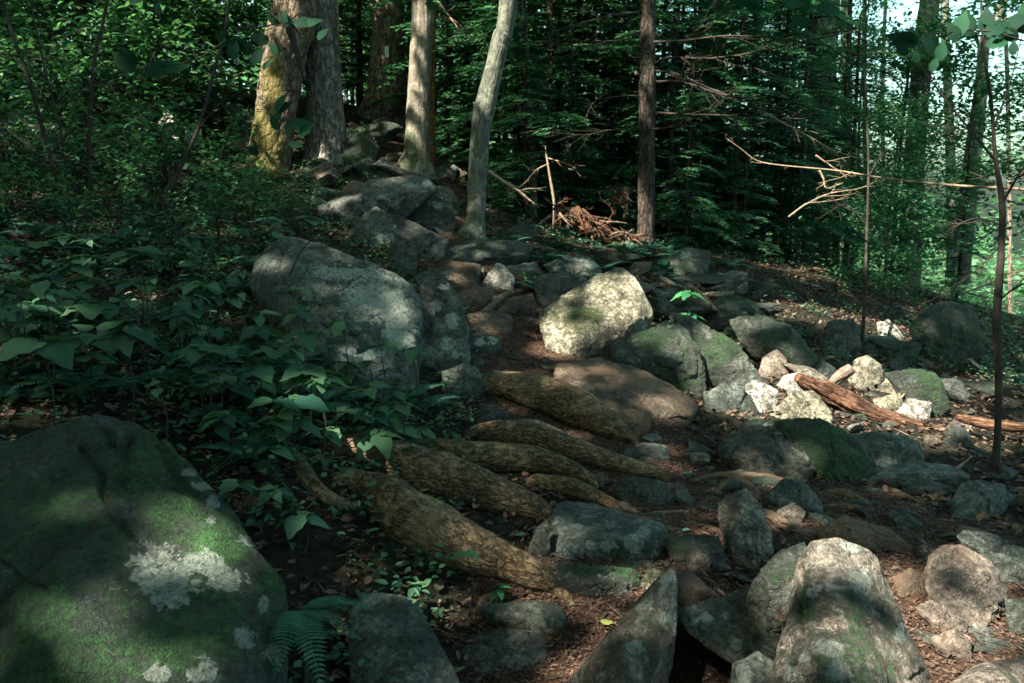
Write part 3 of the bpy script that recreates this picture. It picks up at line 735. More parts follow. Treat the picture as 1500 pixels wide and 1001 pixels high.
jumble(24, 1150, 1450, 480, 560, .08, .22, "on the shaded slope beyond the sunny pile", "rocks beyond the sunny pile", .15)
jumble(24, 1030, 1420, 560, 640, .035, .085, "in the sunny pile by the rotten log", "small rocks in the sunny pile", .06)
jumble(14, 1200, 1500, 690, 760, .03, .09, "at the right of the trail", "rocks at the right of the trail")
jumble(26, 860, 1240, 640, 760, .03, .09, "on the trail right of the roots", "rocks right of the roots")
jumble(12, 180, 400, 150, 230, .12, .35, "on the upper left slope", "rocks on the upper left slope")
# ------------------------------------------------------------------ tubes: roots, trunks, boughs
def resample(pts, n):
    pts = np.asarray(pts, float); m = len(pts)
    if m == 2:
        tt = np.linspace(0, 1, n)[:, None]; return pts[0] * (1 - tt) + pts[1] * tt
    e = np.vstack([2 * pts[0] - pts[1], pts, 2 * pts[-1] - pts[-2]])
    t = np.linspace(0, m - 1 - 1e-6, n); i = t.astype(int); f = (t - i)[:, None]
    a, b, c, d = e[i], e[i + 1], e[i + 2], e[i + 3]
    return 0.5 * ((2 * b) + (c - a) * f + (2 * a - 5 * b + 4 * c - d) * f ** 2 + (3 * b - a - 3 * c + d) * f ** 3)

def tube(pr, n=24, K=10, rough=0.0, seed=0, freq=6.0, ell=1.0, furrow=0.0):
    """pr: Nx4 (x, y, z, radius) -> verts, faces"""
    q = resample(pr, n); c = q[:, :3]; r = np.maximum(q[:, 3], 1e-4)
    tg = np.gradient(c, axis=0); tg /= np.linalg.norm(tg, axis=1)[:, None] + 1e-12
    u = np.cross(tg[0], [0.3, 0.1, 1.0]) if abs(tg[0][2]) < 0.9 else np.cross(tg[0], [1, 0, 0.1])
    U = [];
    for i in range(n):
        u = u - (u @ tg[i]) * tg[i]; u = u / (np.linalg.norm(u) + 1e-12); U.append(u)
    U = np.array(U); W = np.cross(tg, U)
    a = np.linspace(0, 2 * math.pi, K, endpoint=False)
    ring = U[:, None] * np.cos(a)[None, :, None] + W[:, None] * np.sin(a)[None, :, None] * ell
    rr = np.repeat(r[:, None], K, 1)
    if rough or furrow:
        pos = (c[:, None] + ring * r[:, None, None]).reshape(-1, 3)
        nz = fbm(pos * freq, 4, seed).reshape(n, K)
        rr = rr * (1 + rough * nz)
        if furrow:
            s = np.linspace(0, 1, n)[:, None] * (np.linalg.norm(c[-1] - c[0])) * 1.3
            g = np.stack(np.broadcast_arrays(np.cos(a)[None] * 4.5, np.sin(a)[None] * 4.5, s), -1).reshape(-1, 3)
            rr = rr * (1 - furrow * np.clip(1 - np.abs(fbm(g, 2, seed + 4)) / 0.16, 0, 1).reshape(n, K))
    v = (c[:, None] + ring * rr[..., None]).reshape(-1, 3)
    I = np.arange(n * K).reshape(n, K)
    J = np.roll(I, -1, 1)
    f = np.stack([I[:-1], J[:-1], J[1:], I[1:]], -1).reshape(-1, 4)
    ends = np.array([c[0] - tg[0] * r[0] * 0.3, c[-1] + tg[-1] * r[-1] * 0.3])
    v = np.vstack([v, ends])
    k0, k1 = n * K, n * K + 1
    caps = np.array([[J[0, j], I[0, j], k0, k0] for j in range(K)] + [[I[-1, j], J[-1, j], k1, k1] for j in range(K)])
    s_ = np.concatenate([[0], np.cumsum(np.linalg.norm(np.diff(c, axis=0), axis=1))])
    co = np.stack([np.cos(a)[None] * r[:, None], np.sin(a)[None] * r[:, None], np.broadcast_to(s_[:, None], (n, K))], -1).reshape(-1, 3)
    co = np.vstack([co, [[0, 0, s_[0]], [0, 0, s_[-1]]]]) + c[0] * 0.7
    return v, f, caps, co

def tubes_mesh(name, tubes, mat, origin):
    V, F, CO = [], [], []; o = 0
    for v, f, caps, co in tubes:
        V.append(v); CO.append(co); F.append(f + o); F.append(caps + o); o += len(v)
    V = np.vstack(V) - origin; F = np.vstack(F)
    # caps are stored as degenerate quads: split them out as triangles
    tri = F[F[:, 2] == F[:, 3]][:, :3]; quad = F[F[:, 2] != F[:, 3]]
    me = bpy.data.meshes.new(name)
    V = V.astype(np.float32)
    me.vertices.add(len(V)); me.vertices.foreach_set("co", V.ravel())
    nl = len(quad) * 4 + len(tri) * 3
    me.loops.add(nl); me.loops.foreach_set("vertex_index", np.concatenate([quad.ravel(), tri.ravel()]).astype(np.int32))
    me.polygons.add(len(quad) + len(tri))
    ls = np.concatenate([np.arange(len(quad)) * 4, len(quad) * 4 + np.arange(len(tri)) * 3]).astype(np.int32)
    me.polygons.foreach_set("loop_start", ls)
    me.update(calc_edges=True)
    me.polygons.foreach_set("use_smooth", np.ones(len(me.polygons), bool))
    at = me.attributes.new("tubeco", 'FLOAT_VECTOR', 'POINT'); at.data.foreach_set("vector", np.vstack(CO).astype(np.float32).ravel())
    me.materials.append(mat); me.update()
    return me

def px_line(pts, dd=None, back=0.0):
    """[(u, v, rpx)] lying on the ground (or at depth dd) -> Nx4 world points"""
    out = []
    for e in pts:
        u, v, r = e[:3]
        d = e[3] if len(e) > 3 else (dd if dd is not None else min(gd(u, v + r * 0.8), 60))
        p = P(u, v, d + r * d / FPX * 0.6)
        out.append([*p, r * d / FPX])
    return np.array(out)

def bough(pr, nt=8, seed=0, spread=0.5, tl=0.5, K=7, up=0.0, sub=True, n=16):
    """a main stem with side twigs; all tubes of one mesh"""
    r = random.Random(seed)
    pr = np.asarray(pr); out = [tube(pr, n, K, 0.12, seed, 20)]
    q = resample(pr, 40)
    L = np.linalg.norm(np.diff(q[:, :3], axis=0), axis=1).sum()
    for k in range(nt):
        i = int((0.15 + 0.83 * (k + r.random() * 0.8) / nt) * 38); i = min(i, 38)
        p = q[i]; tg = q[min(i + 1, 39), :3] - q[max(i - 1, 0), :3]; tg /= np.linalg.norm(tg) + 1e-9
        side = np.cross(tg, [0, 0, 1]); side /= np.linalg.norm(side) + 1e-9
        dirv = tg * 0.7 + side * r.choice((-1, 1)) * r.uniform(0.2, 0.9) + np.array([0, 0, r.uniform(-0.6, 0.6) + up])
        dirv /= np.linalg.norm(dirv)
        l = tl * r.uniform(0.35, 1.1) * (1.2 - i / 55)
        c = [np.append(p[:3], p[3] * 0.55)]
        cur = p[:3].copy()
        for s in range(3):
            dirv = dirv + np.array([r.uniform(-.3, .3), r.uniform(-.3, .3), r.uniform(-.3, .25)]); dirv /= np.linalg.norm(dirv)
            cur = cur + dirv * l / 3; c.append(np.append(cur, max(p[3] * (0.42 - 0.12 * s), 0.0009)))
        out.append(tube(np.array(c), 7, 4))
        if sub:
            for _ in range(2):
                a = c[r.randint(1, 2)]; dv = dirv + np.array([r.uniform(-.9, .9), r.uniform(-.9, .9), r.uniform(-.6, .6)])
                dv /= np.linalg.norm(dv); b = a.copy(); b[:3] = a[:3] + dv * l * 0.4; b[3] = 0.0008
                out.append(tube(np.array([a * [1, 1, 1, 0.7], b]), 4, 3))
    return out

def thing_tube(label, pr, mat, name, cat, n=60, K=28, rough=0.14, freq=9, seed=1, group=None, ell=1.0, furrow=0.0, extra=(), moss=None):
    org = np.array([pr[:, 0].mean(), pr[:, 1].mean(), pr[:, 2].min()])
    me = tubes_mesh(name, [tube(pr, n, K, rough, seed, freq, ell, furrow)] + list(extra), M[mat], org)
    o = link(name, me, org)
    return meta(o, label, cat, group)

# the thick roots that cross the trail like steps
ROOTS = [
 ("thickest root, humped and cracked, lowest of the roots across the trail", [(500, 705, 10), (530, 715, 20), (565, 738, 34), (600, 768, 42), (640, 792, 44), (690, 815, 38), (740, 832, 30), (785, 850, 22), (815, 868, 12), (835, 885, 6)]),
 ("long thick root, second from the bottom of the roots across the trail", [(478, 655, 10), (510, 662, 21), (555, 674, 27), (610, 694, 31), (665, 712, 31), (720, 730, 28), (765, 745, 23), (795, 757, 15), (812, 775, 8)]),
 ("root with a gently waved back, in the middle of the roots across the trail", [(606, 652, 6), (640, 660, 14), (685, 672, 20), (730, 676, 22), (780, 680, 21), (820, 688, 16), (850, 698, 11), (870, 710, 5)]),
 ("long slim root running from trail to small boulders, second highest of the roots", [(688, 640, 7), (715, 637, 15), (755, 641, 20), (800, 652, 21), (850, 667, 18), (900, 682, 14), (945, 692, 10), (975, 702, 5)]),
 ("fat smooth root, uppermost of the roots across the trail, below the flat brown boulder", [(702, 570, 8), (730, 570, 18), (770, 578, 26), (815, 593, 30), (860, 612, 27), (895, 630, 19), (918, 642, 10), (930, 650, 5)]),
 ("short stubby root between the waved root and the large step stone", [(780, 708, 7), (805, 714, 13), (840, 722, 16), (875, 734, 12), (905, 748, 6)]),
 ("crooked bare root with flaking bark standing up at the left of the thick roots", [(420, 668, 8), (440, 688, 12), (455, 712, 14), (478, 732, 12), (510, 742, 8), (535, 745, 5)]),
]
for k, (lb, pts) in enumerate(ROOTS):
    pr = px_line(pts)
    pr[:, 2] += pr[:, 3] * .3
    for e, nb in ((0, 1), (-1, -2)):
        ext = pr[e] + (pr[e] - pr[nb]) * .7; ext[2] = min(ext[2], H(ext[0], ext[1])[0]) - .10 - pr[e][3]; ext[3] = pr[e][3] * .8
        pr[e][3] *= 1.25
        pr = np.vstack([ext, pr]) if e == 0 else np.vstack([pr, ext])
    thing_tube(lb, pr, 'root', 'tree_root', 'root', n=130, K=48, rough=0.22, freq=5, seed=40 + k)
SMALL = [
 ("thin curved root looping over the flat brown trail stone", [(688, 468, 4), (708, 458, 6), (728, 440, 5), (750, 428, 5), (782, 424, 3)]),
 ("forked brown root hugging the reddish step stone", [(690, 484, 5), (702, 466, 8), (722, 463, 7), (745, 470, 4)]),
 ("slender dark root above the uppermost thick root", [(700, 557, 3), (740, 548, 5), (785, 556, 5), (830, 566, 3)]),
 ("knotted tan root arching over the small tan rock", [(1100, 742, 5), (1125, 752, 9), (1150, 768, 10), (1175, 780, 10), (1200, 778, 5)]),
 ("gnarled root knuckle above the upright stone", [(1045, 728, 5), (1060, 712, 9), (1085, 706, 8), (1105, 720, 7), (1115, 745, 5)]),
 ("root running level from the gnarled knuckle to the right", [(1000, 702, 4), (1040, 698, 6), (1085, 696, 8), (1130, 700, 7), (1170, 704, 4)]),
 ("root crossing behind the grey domed rock", [(1060, 686, 4), (1110, 690, 6), (1160, 697, 6), (1200, 708, 3)]),
 ("dark forked root reaching right under the mossy boulders", [(1190, 716, 5), (1230, 722, 8), (1260, 732, 7), (1290, 746, 4)]),
 ("second dark root beside the forked one under the mossy boulders", [(1195, 736, 4), (1235, 742, 7), (1270, 750, 5), (1300, 758, 3)]),
 ("long thin root along the soil right of the short stubby root", [(860, 718, 4), (890, 735, 6), (925, 748, 6), (965, 760, 4)]),
 ("bent root touching the left of the upright stone", [(975, 772, 3), (1010, 768, 4), (1045, 775, 5), (1070, 790, 4), (1078, 815, 3)]),
 ("hanging rootlet in front of the dark low block", [(1062, 800, 3), (1072, 830, 3), (1077, 860, 2.5), (1080, 880, 2)]),
 ("slanting pale rootlet right of the upright stone", [(1122, 755, 2), (1140, 780, 2.5), (1158, 805, 2), (1166, 815, 1.5)]),
 ("twisted rootlet in the hollow above the tilted brown slab", [(992, 823, 2), (1015, 826, 3.5), (1035, 845, 3), (1050, 860, 2.5), (1062, 868, 2)]),
 ("thin root crossing the trail left of the flat dark soil patch", [(915, 752, 3), (960, 752, 4), (1010, 750, 4), (1050, 742, 3)]),
 ("low root along the edge of the large step stone", [(895, 745, 3), (930, 757, 4), (985, 768, 4), (1020, 778, 3)]),
 ("brown root under the humped stones at the right", [(1260, 700, 3), (1300, 715, 5), (1345, 735, 4), (1380, 745, 2)]),
 ("rib of root below the second thick root", [(640, 770, 3), (680, 775, 7), (720, 785, 7), (745, 800, 4)]),
]
for k, (lb, pts) in enumerate(SMALL):
    pr = px_line(pts); pr[:, 2] -= pr[:, 3] * .3; pr[0, 2] -= .03; pr[-1, 2] -= .03
    thing_tube(lb, pr, 'rootlet', 'tree_root', 'root', n=40, K=12, rough=0.3, freq=18, seed=80 + k)

# ------------------------------------------------------------------ leaf scatter
TEMPL = {
 'diamond': (np.array([[0, 0, 0], [.45, .5, .03], [1, 0, -.06], [.45, -.5, .03]]), np.array([[0, 3, 2, 1]])),
 'leaf': (np.array([[0, 0, 0], [.3, .42, .06], [.7, .34, .03], [1, 0, -.12], [.7, -.34, .03], [.3, -.42, .06], [.5, 0, -.02]]),
          np.array([[0, 6, 1], [1, 6, 2], [2, 6, 3], [0, 5, 6], [5, 4, 6], [4, 3, 6]])),
 'curl': (np.array([[0, 0, .0], [.3, .4, .25], [.75, .3, .15], [1, 0, .3], [.7, -.38, .2], [.25, -.3, .1], [.5, 0, -.05]]),
          np.array([[0, 6, 1], [1, 6, 2], [2, 6, 3], [0, 5, 6], [5, 4, 6], [4, 3, 6]])),
}
def scatter_mesh(name, pos, ax, nr, ln, wd, mat, templ='diamond', origin=None):
    tv, tf = TEMPL[templ]
    N = len(pos)
    ax = ax / (np.linalg.norm(ax, axis=1)[:, None] + 1e-9)
    bi = np.cross(nr, ax); bi /= np.linalg.norm(bi, axis=1)[:, None] + 1e-9
    nn = np.cross(ax, bi)
    ln = np.broadcast_to(ln, (N,)); wd = np.broadcast_to(wd, (N,))
    v = (pos[:, None] + ax[:, None] * (tv[None, :, :1] * ln[:, None, None]) + bi[:, None] * (tv[None, :, 1:2] * wd[:, None, None])
         + nn[:, None] * (tv[None, :, 2:3] * ln[:, None, None]))
    f = (tf[None] + (np.arange(N) * len(tv))[:, None, None]).reshape(-1, tf.shape[1])
    v = v.reshape(-1, 3)
    if origin is not None: v = v - origin
    return np_mesh(name, v, f, mat, smooth=False)

def rand_dirs(n, flat=0.35):
    a = rng.uniform(0, 2 * math.pi, n)
    return np.stack([np.cos(a), np.sin(a), rng.normal(0, flat, n)], 1)
def rand_up(n, s=0.4):
    return np.stack([rng.normal(0, s, n), rng.normal(0, s, n), np.ones(n)], 1)

# spots to be sunlit through gaps cut into the unseen leaves: photograph pixel, depth (None = ground), radius in metres, leaves kept
SPOTS = [(905, 430, None, .08, .0), (925, 460, None, .06, .0), (815, 490, None, .07, .1), (850, 462, None, .04, .1),
         (388, 205, 11.4, .42, .08), (395, 120, 11.4, .3, .4), (880, 325, 10.4, .5, .0), (830, 310, 10.4, .3, .2),
         (1168, 398, 11.3, .3, .1), (1110, 560, None, .25, .0), (1150, 575, None, .3, .0), (1180, 595, None, .3, .0),
         (1235, 590, 5.6, .25, .05), (1270, 545, 6.2, .22, .0), (1300, 565, None, .2, .15), (1340, 598, None, .3, .0), (1290, 615, None, .35, .1),
         (1350, 630, None, .35, .1), (1400, 615, None, .3, .15), (1480, 590, None, .5, .3), (1100, 225, 7.5, .3, .0), (1180, 260, 7.5, .35, .0), (1230, 270, 7.5, .35, .0),
         (1010, 435, 6.6, .22, .0), (1000, 470, None, .12, .3), (1430, 870, None, .24, .2), (1400, 950, None, .25, .15), (1480, 980, None, .3, .1), (1280, 840, None, .06, .3),
         (920, 575, None, .22, .35), (860, 560, None, .12, .5), (60, 990, None, .02, .3), (610, 30, 12, .5, .3), (620, 200, 12, .25, .4),
         (210, 225, None, .6, .25), (90, 280, None, .4, .3), (1085, 630, None, .2, .4), (1340, 110, 17, .7, .1), (1320, 350, 17, .6, .2), (1000, 250, 11, .5, .5),
         (960, 990, None, .15, .6), (900, 905, None, .2, .5), (650, 780, None, .2, .6), (1440, 620, None, .4, .2), (670, 225, 14.5, .5, .4),
         (780, 160, 14, 1.0, .5), (1100, 385, None, .5, .4), (845, 280, 10, .25, .3), (1060, 560, None, .15, .3), (1130, 500, None, .2, .5)]
SP_ = []
dg = bpy.context.evaluated_depsgraph_get()
for u, v, d, r, kp in SPOTS:
    if d is None:
        dirv = Vector(P(u, v, 1.0) - CAM).normalized()
        hit, loc, nn_, ii_, oo_, mm_ = scene.ray_cast(dg, Vector(CAM), dirv)
        SP_.append((np.array(loc[:]) if hit else P(u, v, gd(u, v)), r, kp))
    else: SP_.append((P(u, v, d), r, kp))
def sun_keep(pos):  # leaves out foliage standing between the sun and the chosen spots
    keep = np.ones(len(pos), bool)
    jit = fbm(pos * 1.7, 2, 77)
    rnd = rng.random(len(pos))
    for Q, r, kp in SP_:
        w = pos - Q; al = w @ SUN_DIR
        d = np.linalg.norm(w - al[:, None] * SUN_DIR, axis=1)
        keep &= ~((al > 0.3) & (d < r * (1 + 0.35 * jit) + 0.17) & (rnd > kp))
    return keep

# unseen canopy to shade the trail: leaf sprays, gaps cut for chosen sun spots
nC = 165000
cx = rng.uniform(-27, 7, nC); cy = rng.uniform(-16, 26, nC)
cz = rng.uniform(9.5, 15, nC) + np.clip(-cx * 0.12, 0, 4)
pos = np.stack([cx, cy, cz], 1)
dens = 0.5 + 0.5 * fbm(pos * [0.45, 0.45, 0.3], 3, 51)
keep = rng.random(nC) < np.clip(dens * 1.9, 0.25, 1)
keep &= ~((cx > 2) & (rng.random(nC) < (cx - 2) / 7))
keep &= ~((cy > 7.5) & (cx > -12) & (rng.random(nC) < .5 + (cy - 7.5) / 10))
cax = rand_dirs(nC, .25); cln = rng.uniform(.22, .38, nC)
keep &= sun_keep(pos + cax * (cln * .5)[:, None])
pos = pos[keep]; n = len(pos)
me = scatter_mesh("shade_canopy", pos, cax[keep], rand_up(n, .35), cln[keep], rng.uniform(.15, .26, n), M['canopy'], 'diamond')
o = link("shade_canopy", me); meta(o, "unseen leaf canopy shading the trail, with gaps cut for sun spots", "shade canopy", kind="stuff")

# unseen leaf mass behind and beside the viewer, added to dim the sky light
n = 60000
a = rng.uniform(math.radians(150), math.radians(395), n); rr = rng.uniform(15, 24, n)
bx = np.cos(a) * rr; by = np.sin(a) * rr * .9
pos = np.stack([bx, by, H0(bx, by) + rng.uniform(0, 11, n)], 1)
keep = (fbm(pos * [.4, .4, .35], 2, 71) > -.25) & ~((bx > 3) & (rng.random(n) < .75)) & sun_keep(pos) & (by < 6)
pos = pos[keep]; n = len(pos)
me = scatter_mesh("shade_wood_leaves", pos, rand_dirs(n, .3), rand_up(n, .6), rng.uniform(.4, .6, n), rng.uniform(.25, .36, n), M['canopy'], 'diamond')
meta(link("unseen_shade_wood", me), "unseen leaf mass behind and beside the viewer, added to dim sky light", "wood", kind="stuff")

# ------------------------------------------------------------------ trunks
def crown_mesh(seed, at, n=6000, r=2.4, h=3.0):
    g = np.random.default_rng(seed)
    a = g.uniform(0, 2 * math.pi, n); rr = r * np.sqrt(g.uniform(0, 1, n)); z = g.uniform(-1, 1, n) * h * np.sqrt(np.clip(1 - (rr / r) ** 2, 0, 1))
    pos = np.stack([np.cos(a) * rr, np.sin(a) * rr, z], 1)
    k = (fbm(pos * 1.1, 3, seed) > -0.12) & sun_keep(pos + at)
    pos = pos[k]; m = len(pos)
    dd = np.stack([np.cos(g.uniform(0, 6.28, m)), np.sin(g.uniform(0, 6.28, m)), g.normal(0, .3, m)], 1)
    nr = np.stack([g.normal(0, .4, m), g.normal(0, .4, m), np.ones(m)], 1)
    return scatter_mesh("crown", pos, dd, nr, g.uniform(.15, .3, m), g.uniform(.09, .18, m), M['canopy'])

def trunk(label, pts, d, mat, K=28, rough=0.1, furrow=0.0, top=11.0, name='tree', cat='tree', crown=True, n=90, freq=5, boughs=(), moss=None, sink=0.35, group=None):
    """pts: (u, v, half width in px) from the base upward, at depth d; the stem goes on above the frame to height `top`"""
    pr = [[*P(u, v, d), r * d / FPX] for u, v, r in pts]
    b = list(pr[0]); b[2] -= sink; b[3] *= 1.12; pr.insert(0, b)
    a, c = np.array(pr[-2]), np.array(pr[-1])
    zt = c[2] + top
    dirv = (c - a)[:3] / max((c - a)[2], 1e-3)
    for s in (0.35, 0.7, 1.0):
        pr.append([c[0] + dirv[0] * top * s * 0.6, c[1] + dirv[1] * top * s * 0.6, c[2] + top * s, c[3] * (1 - 0.75 * s)])
    pr = np.array(pr)
    # even out the spacing so that detail goes where the camera looks
    base = np.array(pr[1][:3])
    root = empty(name, base); meta(root, label, cat, group)
    tb = tube(pr, n, K, rough, int(abs(pr[0, 0]) * 100) % 97, freq, 1.0, furrow)
    me = tubes_mesh("trunk", [tb], M[mat], base)
    if moss:
        vv = tb[0]; pu, pv, _ = project(vv)
        val = np.zeros(len(vv), np.float32)
        for e in moss: val = np.maximum(val, np.clip(1.6 - np.sqrt(((pu - e[0]) / e[2]) ** 2 + ((pv - e[1]) / e[3]) ** 2), 0, 1))
        at = me.attributes.new("moss", 'FLOAT', 'POINT'); at.data.foreach_set("value", val.astype(np.float32))
    tr = link("trunk", me, parent=root)
    if crown:
        t_ = pr[-1][:3] - base
        cr = link("crown", crown_mesh(int(abs(base[0]) * 50), t_ + base), t_, root)
    for bb in boughs:
        bp, r0, nt, tl = bb[:4]; mt = bb[4] if len(bb) > 4 else 'twig_dark'
        q = np.array([[*P(e[0], e[1], e[2] if len(e) > 2 else d), r0 * (1 - 0.8 * i / (len(bp) - 1))] for i, e in enumerate(bp)])
        me = tubes_mesh("branch", bough(q, nt, int(bp[0][1]) + 3, tl=tl), M[mt], base)
        link("branch", me, parent=root)
    return root

trunk("left half of the big double tree, leaning and covered with glowing yellow moss", [(392, 262, 34), (394, 235, 31), (400, 195, 30), (408, 140, 30), (420, 60, 32), (432, 0, 33)], 11.4, 'bark_moss', K=56, rough=.10, furrow=.06, moss=[(385, 215, 26, 50), (400, 130, 12, 40)], n=150)
trunk("big furrowed grey trunk, right half of the double tree", [(480, 262, 46), (479, 235, 36), (478, 200, 30), (474, 120, 26), (470, 40, 26), (467, 0, 27)], 11.9, 'bark_grey', K=64, rough=.07, furrow=.10, n=160)
blaze_tree = trunk("broad brown barked tree with a small white painted blaze", [(560, 200, 46), (561, 175, 40), (565, 145, 31), (568, 100, 26), (569, 50, 24), (568, 0, 23)], 15.2, 'bark_brown', K=64, rough=.08, furrow=.10, n=150)
bz = P(566.5, 76, 15.2 - 26 * 15.2 / FPX - 0.02)
w_, h_ = 0.034, 0.095
bv = []; 
for sy_ in (0, 0.03):
    for (a, b) in ((-w_, -h_), (w_, -h_ * .95), (w_ * .9, h_), (-w_, h_ * .97)): bv.append([a, sy_, b])
bf = [(0, 1, 2, 3), (4, 7, 6, 5), (0, 4, 5, 1), (1, 5, 6, 2), (2, 6, 7, 3), (3, 7, 4, 0)]
bo = link("blaze", np_mesh("blaze", bv, bf, M['paint'], False), bz - np.array(blaze_tree.location), blaze_tree)
trunk("pale peeling dead looking tree trunk, left one of the close pair", [(608, 250, 30), (611, 222, 20), (613, 150, 17), (616, 80, 16), (619, 0, 16)], 12.0, 'bark_pale', K=40, rough=.12, furrow=.06, n=120, moss=[(600, 225, 12, 30)])
trunk("slim rusty brown stripped trunk standing close behind the pale peeling one", [(631, 242, 9), (630, 200, 7.5), (630, 100, 7), (632, 0, 7)], 12.3, 'bark_rust', K=24, rough=.10, n=90)
trunk("leaning grey green tree with pale lichen, bent to the right, in mid picture",
      [(691, 352, 24), (696, 326, 15), (699, 270, 14), (702, 220, 14), (706, 175, 15), (714, 140, 15), (724, 100, 13), (734, 55, 13), (745, 0, 13)], 9.4, 'bark_smooth', K=36, rough=.13, n=140)
FB = [([(955, 62, 10.4), (1000, 60, 10), (1060, 53, 9.6), (1120, 56, 9.2), (1180, 75, 9)], .028, 9, .7),
      ([(956, 95, 10.4), (980, 85, 10.2), (1040, 86, 9.8), (1100, 78, 9.4), (1190, 58, 9), (1260, 45, 8.7)], .032, 11, .8),
      ([(956, 104, 10.4), (990, 108, 10.2), (1040, 130, 9.8), (1080, 145, 9.4), (1130, 160, 9.1)], .028, 10, .7),
      ([(958, 120, 10.4), (1000, 120, 10), (1060, 140, 9.5), (1120, 150, 9.2), (1200, 180, 8.8), (1290, 205, 8.5)], .020, 12, .6),
      ([(956, 165, 10.4), (1010, 168, 10), (1070, 170, 9.6), (1110, 182, 9.3), (1150, 165, 9)], .024, 9, .6),
      ([(950, 190, 10.4), (990, 185, 9.9), (1010, 168, 9.6), (1028, 155, 9.4)], .022, 5, .4),
      ([(940, 18, 10.4), (900, 22, 10.2), (860, 32, 10), (800, 50, 9.8)], .026, 8, .7),
      ([(940, 45, 10.4), (895, 60, 10.2), (850, 68, 10), (790, 60, 9.8)], .022, 8, .6),
      ([(942, 140, 10.4), (900, 142, 10.1), (870, 150, 10), (855, 180, 9.9)], .013, 5, .4),
      ([(942, 190, 10.4), (900, 190, 10.1), (850, 198, 9.9), (790, 192, 9.7), (740, 200, 9.6)], .012, 9, .5)]
FB = [(a_, b_ * .62, int(c_ * 1.8), d_) for a_, b_, c_, d_ in FB]
trunk("straight dark scaly hemlock with many bare horizontal limbs", [(945, 368, 15), (946, 340, 12.5), (947, 250, 12), (948, 120, 12), (950, 0, 11.5)], 10.4, 'bark_dark', K=32, rough=.10, furrow=.08, n=110, boughs=FB)
trunk("dark trunk farthest left on the upper slope", [(118, 190, 12), (116, 120, 9), (114, 0, 9)], 12.5, 'bark_dark', K=24, boughs=[([(110, 60), (90, 50, 12), (50, 65, 11.6)], .012, 6, .5)], n=60)
trunk("second dark trunk from the left on the upper slope", [(178, 190, 10), (175, 110, 8), (172, 0, 8)], 12.8, 'bark_dark', K=24, n=60, boughs=[([(180, 70), (215, 55, 12.4), (245, 35, 12)], .012, 6, .5)])
trunk("blotchy straight trunk among bright leaves at the upper right", [(1330, 420, 17), (1336, 300, 15), (1342, 200, 14), (1352, 80, 14), (1362, 0, 14)], 17, 'bark_smooth', K=28, n=80)
trunk("thick shaded trunk behind the leaves left of the blotchy trunk", [(1210, 400, 20), (1205, 200, 18), (1206, 80, 19), (1210, 0, 20)], 19, 'bark_grey', K=28, n=60)
trunk("slender pale trunk with sunlit foot right of the blotchy trunk", [(1395, 385, 8), (1393, 250, 7), (1388, 120, 6), (1384, 0, 6)], 21, 'bark_smooth', K=16, n=50)
trunk("grey forking trunk near the right edge", [(1412, 390, 10), (1424, 270, 9), (1436, 150, 8), (1443, 60, 8), (1470, 0, 6)], 18, 'bark_smooth', K=18, n=60)
trunk("faint trunk seen between thick shaded trunk and blotchy trunk", [(1242, 380, 9), (1240, 200, 8), (1240, 0, 8)], 24, 'bark_smooth', K=14, n=40)
trunk("shadowy wide trunk behind the bare hemlock limbs", [(1055, 330, 16), (1045, 150, 14), (1043, 0, 15)], 20, 'bark_dark', K=20, n=40)
trunk("mottled trunk just left of the straight dark hemlock", [(936, 320, 7), (935, 180, 6), (932, 0, 6)], 15, 'bark_pale', K=16, n=40)
LMK = [(118, "the farthest left dark trunk"), (178, "the second dark trunk from the left"), (392, "the yellow mossy trunk"), (478, "the big furrowed trunk"), (568, "the blazed tree"),
       (614, "the pale peeling trunk"), (712, "the leaning tree"), (778, "the small bare dead tree"), (865, "the sunlit root mound"), (948, "the straight dark hemlock"), (1050, "the shadowy wide trunk"),
       (1206, "the thick shaded trunk"), (1270, "the thin straight sapling"), (1342, "the blotchy trunk"), (1392, "the slender pale trunk"), (1432, "the grey forking trunk"), (1465, "the crooked right sapling")]
def where(u, d):
    l = min(LMK, key=lambda e: abs(e[0] - u))
    return "just %s of %s, %s" % ("left" if u < l[0] else "right", l[1], "nearer row" if d < 15.2 else "midway back" if d < 20.5 else "far back")
ft = [(1145, 15), (1082, 17), (1102, 20), (990, 16), (1018, 19), (770, 17), (782, 20), (868, 15.5), (820, 21), (656, 22), (672, 19), (684, 24), (508, 22), (516, 19), (534, 24), (1270, 22), (1300, 26), (1480, 24), (1180, 26), (330, 19), (60, 18), (250, 21)]
for k, (u, d) in enumerate(ft):
    x = (u - 750) / FPX * d
    z = H(x, d)[0]; vb = 500.5 - ((z - 1.5) / d + SP) / CP * FPX
    trunk("thin bare trunk " + where(u, d), [(u, vb + 3, 3.6 if d < 20 else 3), (u + random.uniform(-8, 8), 150, 3), (u + random.uniform(-14, 14), 0, 2.6)], d,
          ['bark_dark', 'bark_smooth', 'bark_brown'][k % 3], K=10, n=24, crown=False, group="thin trunks in the wood behind the trail", top=5)

